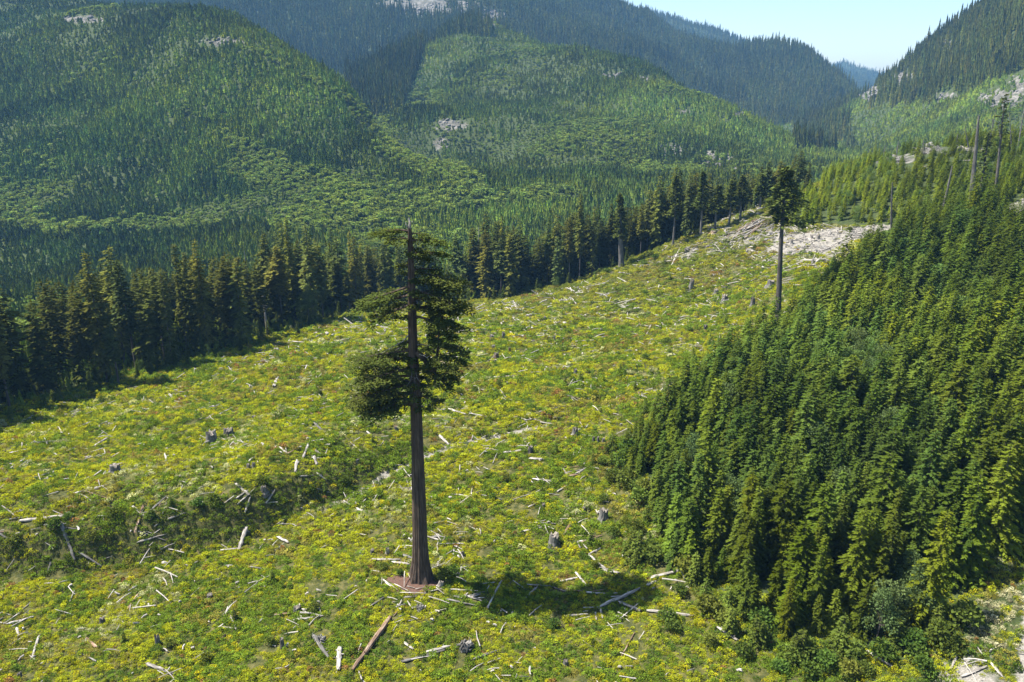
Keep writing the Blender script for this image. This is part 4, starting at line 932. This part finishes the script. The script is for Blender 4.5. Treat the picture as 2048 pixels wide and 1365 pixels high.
ST = [(424,885,16,24,G_,'big dark split stump, left one of the pair in the left clearing'),(458,872,15,16,G_,'dark stump with green growth over it, right one of the pair in the left clearing'),(231,944,14,14,G_,'squat dark grey stump alone in the far left clearing'),(482,868,0,0,G_,''),
 (1207,1040,14,26,G_,'tall ribbed cut stump at the foot of the young trees'),(1108,1090,16,26,G_,'wide old stump with spreading roots above the giant fir shadow'),(565,1296,6,24,G_,'tall thin weathered stump near the bottom edge'),(316,1288,7,18,G_,'small pointed stump near the bottom left'),
 (1131,1330,7,10,G_,'little round cut stump near the bottom centre'),(528,985,9,14,G_,'brown stump beside the bank hollow'),(497,938,5,10,G_,'left of two little stumps above the bank'),(508,936,5,11,G_,'right of two little stumps above the bank'),(984,680,7,12,G_,'dark stump in the middle clearing, left of a taller one'),
 (1007,676,5,14,G_,'narrow brown stump in the middle clearing, right of a darker one'),(993,718,8,14,B_,'rusty brown stump with a pale cap in the middle clearing'),(987,698,6,8,G_,'low dark stump just above the rusty brown one'),(1061,905,8,14,G_,'grey stump at the end of a thick pale log'),(1150,870,9,16,G_,'dark knotty stump left of the young plantation'),
 (1151,746,5,9,G_,'small square pale stump in the far clearing'),(1109,683,3,12,G_,'thin stake-like stump in the far clearing'),(1019,704,4,10,B_,'small reddish stump right of the rusty brown one'),(1187,884,4,12,G_,'left of three grey posts beside the plantation'),(1196,885,4,13,G_,'middle of three grey posts beside the plantation'),
 (1207,886,5,11,G_,'right of three grey posts beside the plantation'),(1381,578,7,24,G_,'tall dark leaning stump on the upper slope'),(1432,588,7,10,G_,'square grey stump on the upper slope'),(1449,603,9,14,G_,'broad split stump on the upper slope, below the square one'),(1505,612,7,16,G_,'pointed stump left of the lone dark fir'),
 (1541,572,10,12,G_,'large dark stump right beside the lone dark fir trunk'),(1412,662,6,14,G_,'slanting grey stump at the plantation edge'),(1427,468,9,6,B_,'low wide brown stump at the top of the slope by the forest'),(1492,460,5,7,G_,'small grey stump standing in the log heap'),(1622,478,6,8,W_,'pale upturned stump on the gravel bank'),
 (1635,480,6,10,W_,'pale stump with raised roots on the gravel bank'),(1582,488,5,10,W_,'pale stump at the left end of the gravel bank'),(858,645,0,0,G_,''),(1090,640,4,8,G_,'small grey stump far back in the clearing'),(830,955,0,0,G_,''),(792,860,5,7,G_,'small stump left of the giant fir trunk halfway up the clearing'),
 (715,925,4,6,G_,'low stump above the pale skid road'),(420,1196,8,7,G_,'flat-topped grey stump in the lower left clearing'),(205,1245,7,9,G_,'short grey stump in the bottom left, under a brown log'),(40,1355,6,8,G_,'dark stump at the bottom left corner'),(595,1222,11,9,G_,'low round hollow stump in the lower clearing'),
 (880,1172,8,12,W_,'pale slanted stump against the right foot of the giant fir'),(640,785,5,5,G_,'low stump under the left forest edge'),(508,838,6,6,G_,'flat stump with pale top, upper left clearing'),(620,845,5,6,G_,'small grey stump left of the giant fir in the upper clearing'),(775,1108,6,14,W_,'pale upright slab stump behind the giant fir foot'),
 (745,1108,6,9,G_,'curled grey root stump left of the pale slab stump'),(925,1112,5,9,G_,'dark little stump just right of the giant fir base'),(1168,1022,5,8,G_,'small stump left of the tall ribbed stump'),(1087,1015,5,8,G_,'dark small stump on the slope above the giant fir shadow'),(1370,1175,0,0,G_,'')]
for k, (a, b, wp, hp_, m_, lb) in enumerate(ST):
    if not wp: continue
    x0, y0 = ground_px(a, b); d = math.hypot(x0, y0, CAM_H); s = d/F
    bd, ct = stump_meshes(700+k, wp*s*.62, hp_*s*.76+.3, m_, 4+k % 3, .35 if 'pointed' in lb or 'split' in lb or 'knotty' in lb else .22)
    root = link('tree_stump', None, None, (x0, y0, float(hgt(x0, y0))-.1), (0, .25 if 'leaning' in lb or 'slant' in lb else 0, k)); tag(root, lb, 'stump')
    link('stump_body', bd, root); link('cut_top', ct, root)
# upturned root masses
def rootmass(px, py, size, label, seed):
    x0, y0 = ground_px(px, py); r = random.Random(seed); b = MB(); c = MB(); z0 = float(hgt(x0, y0))
    c.tube([(0, 0, 0), (.2*size, .1, size*.35), (.5*size, .2, size*.5)], [size*.3, size*.26, size*.16], 9, 0, True, .15, seed, .5)
    for k in range(26):
        a = r.uniform(0, 6.28); e = r.uniform(-.1, 1.2); L = size*r.uniform(.4, .95); d = Vector((math.cos(a)*math.cos(e), math.sin(a)*math.cos(e), math.sin(e)))
        p = Vector((0, 0, size*.3)); m1 = p+d*L*.5+Vector((r.uniform(-.2, .2), r.uniform(-.2, .2), r.uniform(-.2, .2)))*size*.5; b.tube([p, m1, m1+Vector((r.uniform(-1, 1), r.uniform(-1, 1), r.uniform(-1, .3)))*L*.45], [size*.08, size*.05, .02], 5, 0, True)
    o = link('upturned_root', None, None, (x0, y0, z0)); tag(o, label, 'root mass'); link('root_plate', c.mesh('root_plate', M_GREYW), o); link('root', b.mesh('root', M_GREYW), o)
rootmass(928, 1300, 2.6, 'tangled grey upturned root mass with a stick heap at the bottom centre', 1)
rootmass(838, 1222, 1.6, 'small bleached curved root in front of the giant fir', 2)
rootmass(1650, 528, 2.6, 'spidery pale root mass at the end of the logs on the upper slope', 3)
rootmass(1372, 505, 3.2, 'bleached root fan on the slope below the forest end', 4)
rootmass(640, 1285, 1.7, 'arched grey root beside the thick pale logs at the bottom', 5)

# loose sticks and chips: uncountable
def stick(seed, L, rr):
    r = random.Random(seed); b = MB(); b.tube([(-L/2, 0, .08), (0, r.uniform(-.1, .1), .12), (L/2, 0, .05)], [rr, rr*.9, rr*.6], 5, 0, True, .15, seed, .5)
    return b.mesh('stick', M_IWOOD)
SK = [stick(1, 1.5, .07), stick(2, 2.4, .08), stick(3, .8, .11), stick(4, .5, .16), stick(5, 3.2, .07)]
n0 = 15000; u = rng.random(n0); py0 = 440+930*u**.75; x = []; y = []
xa = rng.uniform(-190, 150, n0*2); ya = 85+370*rng.random(n0*2)**1.25
in_ = inpoly(CLEAR, xa, ya) | inpoly(RUB, xa, ya); xa, ya = xa[in_], ya[in_]
cl = fbm(xa/6, ya/6, 111, 3); _, g = zones(xa, ya); prob = np.clip((cl-.56)*6, .05, 1)+(g > .4)*.75+(ya > 260)*.1
k_ = rng.random(len(xa)) < prob*.8; xa, ya = xa[k_], ya[k_]; za_ = hgt(xa, ya); k_ = inframe(xa, ya, za_, .04); xa, ya, za_ = xa[k_], ya[k_], za_[k_]
nn = len(xa); sc = np.clip(1+.35*rng.standard_normal(nn), .4, 2)*(1+.9*sstep(200, 380, ya))
print('sticks', nn)
scatter('wood_debris', np.c_[xa, ya, za_+.28+.15*rng.random(nn)], rng.random(nn)*6.28, sc, rng.integers(0, 5, nn), np.ones((nn, 3)), SK, 'bleached sticks, chips and branches left by the logging', np.c_[.25*rng.standard_normal(nn), .25*rng.standard_normal(nn)])

# bark mulch mound, its sticks and the dark little shrub at the giant's foot
def mound():
    V = [(0, 0, .22)]; Fc = []; seg = 28; r = random.Random(3)
    for i, q in enumerate((.3, .6, .85, 1.0)):
        for j in range(seg):
            a = 2*math.pi*j/seg; rr = q*(1+.12*math.sin(3*a+1)+.1*math.sin(5*a)); xx_ = 6.2*rr*math.cos(a); yy_ = 3.9*rr*math.sin(a)
            zz = float(hgt(BX-1.0+xx_, BY-1.2+yy_))-BZ+(.30-.42*q*q+r.uniform(-.03, .03)); V.append((xx_, yy_, zz))
    for j in range(seg): Fc.append((0, 1+j, 1+(j+1) % seg))
    for i in range(3):
        for j in range(seg): a = 1+i*seg+j; b = 1+i*seg+(j+1) % seg; Fc.append((a, a+seg, b+seg, b))
    m, N, Lk, P = mat('bark_mulch'); tc = N.new('ShaderNodeTexCoord'); n1 = noise(N, Lk, 5, 5, .7, tc.outputs['Object'])
    rp = ramp(N, [(.3, (.035,.018,.012)), (.5, (.08,.040,.025)), (.75, (.15,.085,.055))]); Lk.new(n1.outputs[0], rp.inputs[0]); Lk.new(rp.outputs[0], P.inputs['Base Color']); P.inputs['Roughness'].default_value = .95
    bm_ = N.new('ShaderNodeBump'); bm_.inputs['Strength'].default_value = .8; bm_.inputs['Distance'].default_value = .1; Lk.new(n1.outputs[0], bm_.inputs['Height']); Lk.new(bm_.outputs[0], P.inputs['Normal'])
    o = link('bark_mulch', mk_mesh('bark_mulch', V, Fc, m, None, True), None, (BX-1.0, BY-1.2, BZ)); tag(o, 'reddish brown fallen bark around the foot of the giant fir', None, None, 'stuff')
mound()
FX = [(-4.5,-2.2,-1.5,-4.2,.09,'pale stick at the left rim of the red bark circle'),(-3.2,-4.6,1.5,-4.9,.10,'pale stick along the front rim of the red bark circle'),(2.2,-4.4,4.2,-3.6,.09,'pale stick at the right rim of the red bark circle'),(-2.2,-2.6,-.8,-3.1,.08,'short stick lying on the red bark, left'),(-.6,-3.4,.9,-3.0,.08,'short stick lying on the red bark, middle'),
      (-2.9,-.2,-2.7,-3.0,.09,'dead branch propped against the left foot of the giant fir'),(-6.8,-1.0,-4.5,-3.2,.12,'bleached stick left of the red bark circle'),(3.1,-3.4,4.6,-5.2,.12,'bleached stick right of the red bark circle')]
for k, (a, b, c, d, rr, lb) in enumerate(FX):
    o = make_log((BX+a, BY+b), (BX+c, BY+d), rr, W_, 4000+k, .25 if k != 5 else 1.6, .25); THINGS.pop(); o.name = 'stick'; tag(o, lb, 'stick')

# bushes and saplings in the clearing
BU = [(975,878,1.9,'b'),(1112,905,2.2,'f'),(1068,875,1.5,'f'),(640,790,1.5,'b'),(118,1105,3.0,'b'),(30,1120,3.3,'b'),(1150,835,1.8,'b'),(1185,930,3.0,'f'),(560,865,1.6,'f'),(205,805,2.6,'b'),(492,800,2.0,'f'),(920,790,2.6,'b'),(950,785,2.2,'b'),(1000,775,2.4,'b'),
      (1130,770,2.6,'f'),(1160,765,3.0,'f'),(1040,770,1.6,'f'),(885,1165,3.2,'b'),(690,910,1.8,'f'),(745,885,1.8,'f'),(545,1290,2.0,'b'),(470,1240,2.0,'f'),(248,1285,1.9,'f'),(340,1295,1.8,'b'),(410,1325,2.0,'b'),(630,1225,2.2,'b'),(545,1165,2.2,'f'),(765,1140,1.8,'b'),(800,1150,1.6,'b'),
      (1330,1245,3.2,'b'),(1345,1262,2.6,'b'),(1110,1255,2.0,'b'),(960,1180,1.8,'b'),(1350,640,0,'b'),(1205,1005,2.6,'b'),(1240,975,3.4,'f'),(1010,965,2.2,'b'),(985,1000,1.8,'b'),(1180,1090,2.5,'f'),(1225,1075,2.6,'b'),(1190,1135,2.0,'b'),(905,1150,2.5,'b'),(310,1080,2.8,'f'),(240,1075,2.6,'b'),
      (430,1010,2.8,'b'),(530,1010,2.4,'b'),(300,1040,2.2,'b'),(350,1060,2.4,'f'),(400,1060,2.5,'b'),(620,990,2.4,'b'),(650,985,2.0,'f'),(690,965,2.0,'b'),(600,1000,1.8,'f'),(190,1110,2.4,'b'),(135,1040,2.0,'b'),(580,760,1.6,'f'),(720,740,0,'b'),(1340,560,3.0,'f'),(1290,590,2.6,'b'),(1000,635,2.6,'b'),
      (905,640,2.2,'b'),(1330,690,3.0,'b'),(1380,665,2.8,'b'),(1290,720,2.6,'b'),(1240,745,2.4,'f'),(1270,780,2.6,'f'),(1215,800,2.4,'b'),(1190,800,2.2,'b'),(1450,650,3.6,'f'),(1420,690,4.0,'f'),(1385,720,4.2,'f'),(1490,680,4.4,'f'),(1290,830,3.6,'f'),(1220,905,3.4,'f'),(1205,930,2.4,'b'),
      (640,720,1.8,'b'),(460,715,2.4,'b'),(540,700,2.6,'b'),(330,760,2.6,'b'),(660,650,0,'b'),(1250,1115,2.6,'f'),(1270,1135,3,'f'),(1360,1190,2.8,'b'),(1400,1200,2.8,'b'),(1420,1290,2.8,'b'),(1480,1310,3.0,'b'),(1560,1345,2.6,'b'),(1620,1355,3.0,'b'),(1850,1350,3.2,'b'),(1890,1290,4.6,'b'),(1820,1300,4.2,'b'),(1760,1325,3.8,'b'),(1920,1255,4.6,'b'),(1700,1325,4,'b'),(1650,1335,3.6,'b'),(1870,1265,4,'f'),(1790,1300,4.4,'f'),(1600,1320,4.5,'f'),(1730,1350,2.6,'b'),(1680,1300,5,'f'),(1900,1310,2.8,'b'),(1840,1320,3,'b'),(1510,1290,4.5,'f'),(1455,1225,4,'f'),(1445,1250,3.4,'b'),
      (1580,1330,3.4,'b'),(1700,1355,3.4,'b'),(1100,470,0,'b'),(1700,465,2.8,'b'),(1745,475,3,'f'),(1600,460,3.2,'b'),(1570,450,3.6,'f'),(1620,450,3.4,'b'),(1510,500,2.6,'b'),(1310,520,3.8,'b'),(1285,535,4.2,'b'),(1262,530,3.8,'b'),(1330,530,4.0,'f'),(1215,548,3.6,'b'),(1190,560,3.6,'f'),(820,700,0,'b')]
rb = random.Random(77)
for k in range(46):     # young growth spilling out of the plantation
    j = rb.randint(0, 11); t = rb.random(); q = YOUNG[j]*(1-t)+YOUNG[j+1]*t; qa, qb, _ = project(q[0]+rb.uniform(-5, 1.5), q[1]+rb.uniform(-3, 3), float(hgt(*q)))
    BU.append((float(qa), float(qb), rb.uniform(2.2, 5.2), rb.choice('ffb')))
for k, (a, b, s, ty) in enumerate(BU):
    if not s: continue
    x0, y0 = ground_px(a, b); z0 = float(hgt(x0, y0)); rr = random.Random(k); v = rr.uniform(.6, 1.1)
    if ty == 'b':
        o = link('shrub', bush_meshes[k % 4], None, (x0, y0, z0-.2), (0, 0, k), (s*.55, s*.55, s*.5)); o.color = (v*rr.uniform(.7, 1.1), v, v*.9, 1)
    else: o = put_tree('conifer_sapling', small_fir[k % 3], (x0, y0, z0-.1), (s/3.4, s/3.4, s/3.2), k, (v, v*1.05, v))
    THINGS.append((o, x0, y0, z0, s, s, 'shrub' if ty == 'b' else 'sapling', None))

# ------------------------------------------------------------------ haze
def haze():
    lo = float(Z.min())-1.0; hi = float(Z.max())+60; hi = max(hi, CAM_H+20)
    V = [(sx, sy, sz) for sz in (lo, hi) for sy in (-220, 8000) for sx in (-8700, 8700)]
    Fc = [(0, 2, 3, 1), (4, 5, 7, 6), (0, 1, 5, 4), (2, 6, 7, 3), (0, 4, 6, 2), (1, 3, 7, 5)]
    m = bpy.data.materials.new('thin_air'); m.use_nodes = True; N = m.node_tree.nodes; N.clear()
    out = N.new('ShaderNodeOutputMaterial'); pv = N.new('ShaderNodeVolumePrincipled'); pv.inputs['Density'].default_value = HAZE
    pv.inputs['Color'].default_value = (.25, .56, 1, 1); pv.inputs['Anisotropy'].default_value = 0.0
    m.node_tree.links.new(pv.outputs[0], out.inputs['Volume'])
    o = link('haze', mk_mesh('haze', V, Fc, m)); tag(o, 'thin blue mountain haze filling the valley', None, None, 'stuff')
    print('terrain z range', lo, hi)
haze()

# ------------------------------------------------------------------ labels that say which one
ORD = ['nearest', 'second nearest', 'third nearest', 'fourth nearest', 'fifth nearest', 'sixth nearest', 'seventh nearest', 'eighth nearest', 'ninth nearest', 'tenth nearest'] + \
      [w_+' nearest' for w_ in 'eleventh twelfth thirteenth fourteenth fifteenth sixteenth seventeenth eighteenth nineteenth twentieth'.split()] + \
      ['twenty-'+w_+' nearest' for w_ in 'first second third fourth fifth sixth seventh eighth ninth'.split()]+['thirtieth nearest']+['thirty-'+w_+' nearest' for w_ in 'first second third fourth fifth sixth seventh eighth ninth'.split()]
def assign(items, marks, fmt):
    """items: (obj, px, py, adjective, category, group); marks: (phrase, px, py)"""
    from collections import defaultdict
    g = defaultdict(list)
    for it in items:
        o, px, py, adj, cat, grp = it
        d = [math.hypot(px-m[1], (py-m[2])*1.3) for m in marks]; i = int(np.argmin(d)); dx, dy = px-marks[i][1], (py-marks[i][2])*1.3
        side = ('right of' if dx > 0 else 'left of') if abs(dx) > abs(dy) else ('below' if dy > 0 else 'above')
        g[(adj, side, i)].append((d[i], it))
    for (adj, side, i), L in g.items():
        L.sort(key=lambda q: q[0])
        for k, (_, it) in enumerate(L):
            tag(it[0], fmt(adj, ORD[min(k, len(ORD)-1)] if len(L) > 1 else '', side, marks[i][0]), it[4], it[5])
def f_(adj, o, side, mk): return (adj+', '+(o+' ' if o else '')+side+' '+mk)
MK = [('the giant fir base',842,1155),('the lone dark fir trunk',1556,600),('the big split stump',424,885),('the pale road stretch',730,985),('the upturned root mass',928,1300),('the tall ribbed stump',1207,1040),
      ('the shaded bank',350,1075),('the log heap',1500,450),('the roadside gravel corner',1985,1310),('the grey cedar trunk',1244,520),('the bottom left corner',0,1365),('the rusty brown stump',993,718),
      ('the squat dark stump',231,944),('the fallen log cross',1240,1210),('the gravel bank',1680,485),('the three grey posts',1196,885),('the hooked snag',535,672),('the thin tall stump',565,1296),('the crest snags',1790,310),('the round cut stump',1131,1330)]
it = []
for (o, x0, y0, z0, L, rr, kd, m_) in THINGS:
    px, py, _ = project(x0, y0, z0); px, py = float(px), float(py)
    if kd == 'log':
        e = o.rotation_euler.to_matrix() @ Vector((0, 0, 1)); a_ = abs(e.y) > abs(e.x)*1.1
        adj = ('long ' if L > 8 else 'short ' if L < 3.2 else '')+('thick ' if rr > .38 else 'thin ' if rr < .17 else '')+{'bleached_wood': 'bleached', 'weathered_grey_wood': 'grey', 'brown_rotten_wood': 'brown'}[m_.name]+(' log pointing uphill' if a_ else ' log lying crosswise')
        it.append((o, px, py, adj, 'log', 'fallen logs left in the clearing'))
    elif kd == 'shrub': it.append((o, px, py, ('large' if L > 2.9 else 'small')+' green leafy shrub', 'shrub', 'green shrubs scattered over the clearing'))
    else: it.append((o, px, py, ('small' if L < 2.7 else 'taller')+' conifer sapling', 'sapling', 'conifer saplings scattered over the clearing'))
assign(it, MK, f_)
MY = [('the road corner',1950,1240),('the pale bushy alders',1700,780),('the front corner of the plantation',1450,1230),('the plantation edge by the grey posts',1240,900),('the shadow of the giant fir',1290,1090),('the lone dark fir',1560,660),
      ('the right frame edge',2048,900),('the shrubs along the bottom edge',1700,1340),('the middle of the plantation',1600,1000)]
it = []; MM = [('the left frame edge',0,700),('the hooked snag',535,672),('the thin bleached snag',503,560),('the giant fir crown',800,600),('the white-topped snag',958,600),('the middle grey snag',1025,590),('the grey cedar trunk',1244,520),('the log heap',1500,440),('the clump left of the shaded corner',250,760)]
it2 = []
for T in TREES:
    o, x0, y0, z0, H, kd, tn = T[:7]; px, py, _ = project(x0, y0, z0+H*.6); px, py = float(px), float(py)
    sz = 'tall ' if H > 14.5 else 'short ' if H < 11 else ''
    if kd == 'young':
        yl = tn[0]/tn[1]; cl_ = 'yellow-green' if yl > 1.12 else 'blue-green' if yl < .88 else 'green'
        it.append((o, px, py, sz+cl_+' young conifer', 'conifer', 'young conifers of the right slope plantation'))
    elif kd == 'alder': it.append((o, px, py, 'pale round broadleaf tree', 'tree', 'broadleaf trees among the plantation'))
    else:
        yl = tn[0]/tn[1]; v = tn[1]; cl_ = ('dark ' if v < .9 else 'lighter ')+('olive' if yl > 1.02 else 'green'); hh = 'towering ' if H > 44 else 'low ' if H < 28 else ''
        it2.append((o, px, py, hh+cl_+(' front-row' if T[7] < 12 else ' inner')+' conifer', 'conifer', 'old conifers of the forest edge'))
assign(it, MY, f_); assign(it2, MM, f_)
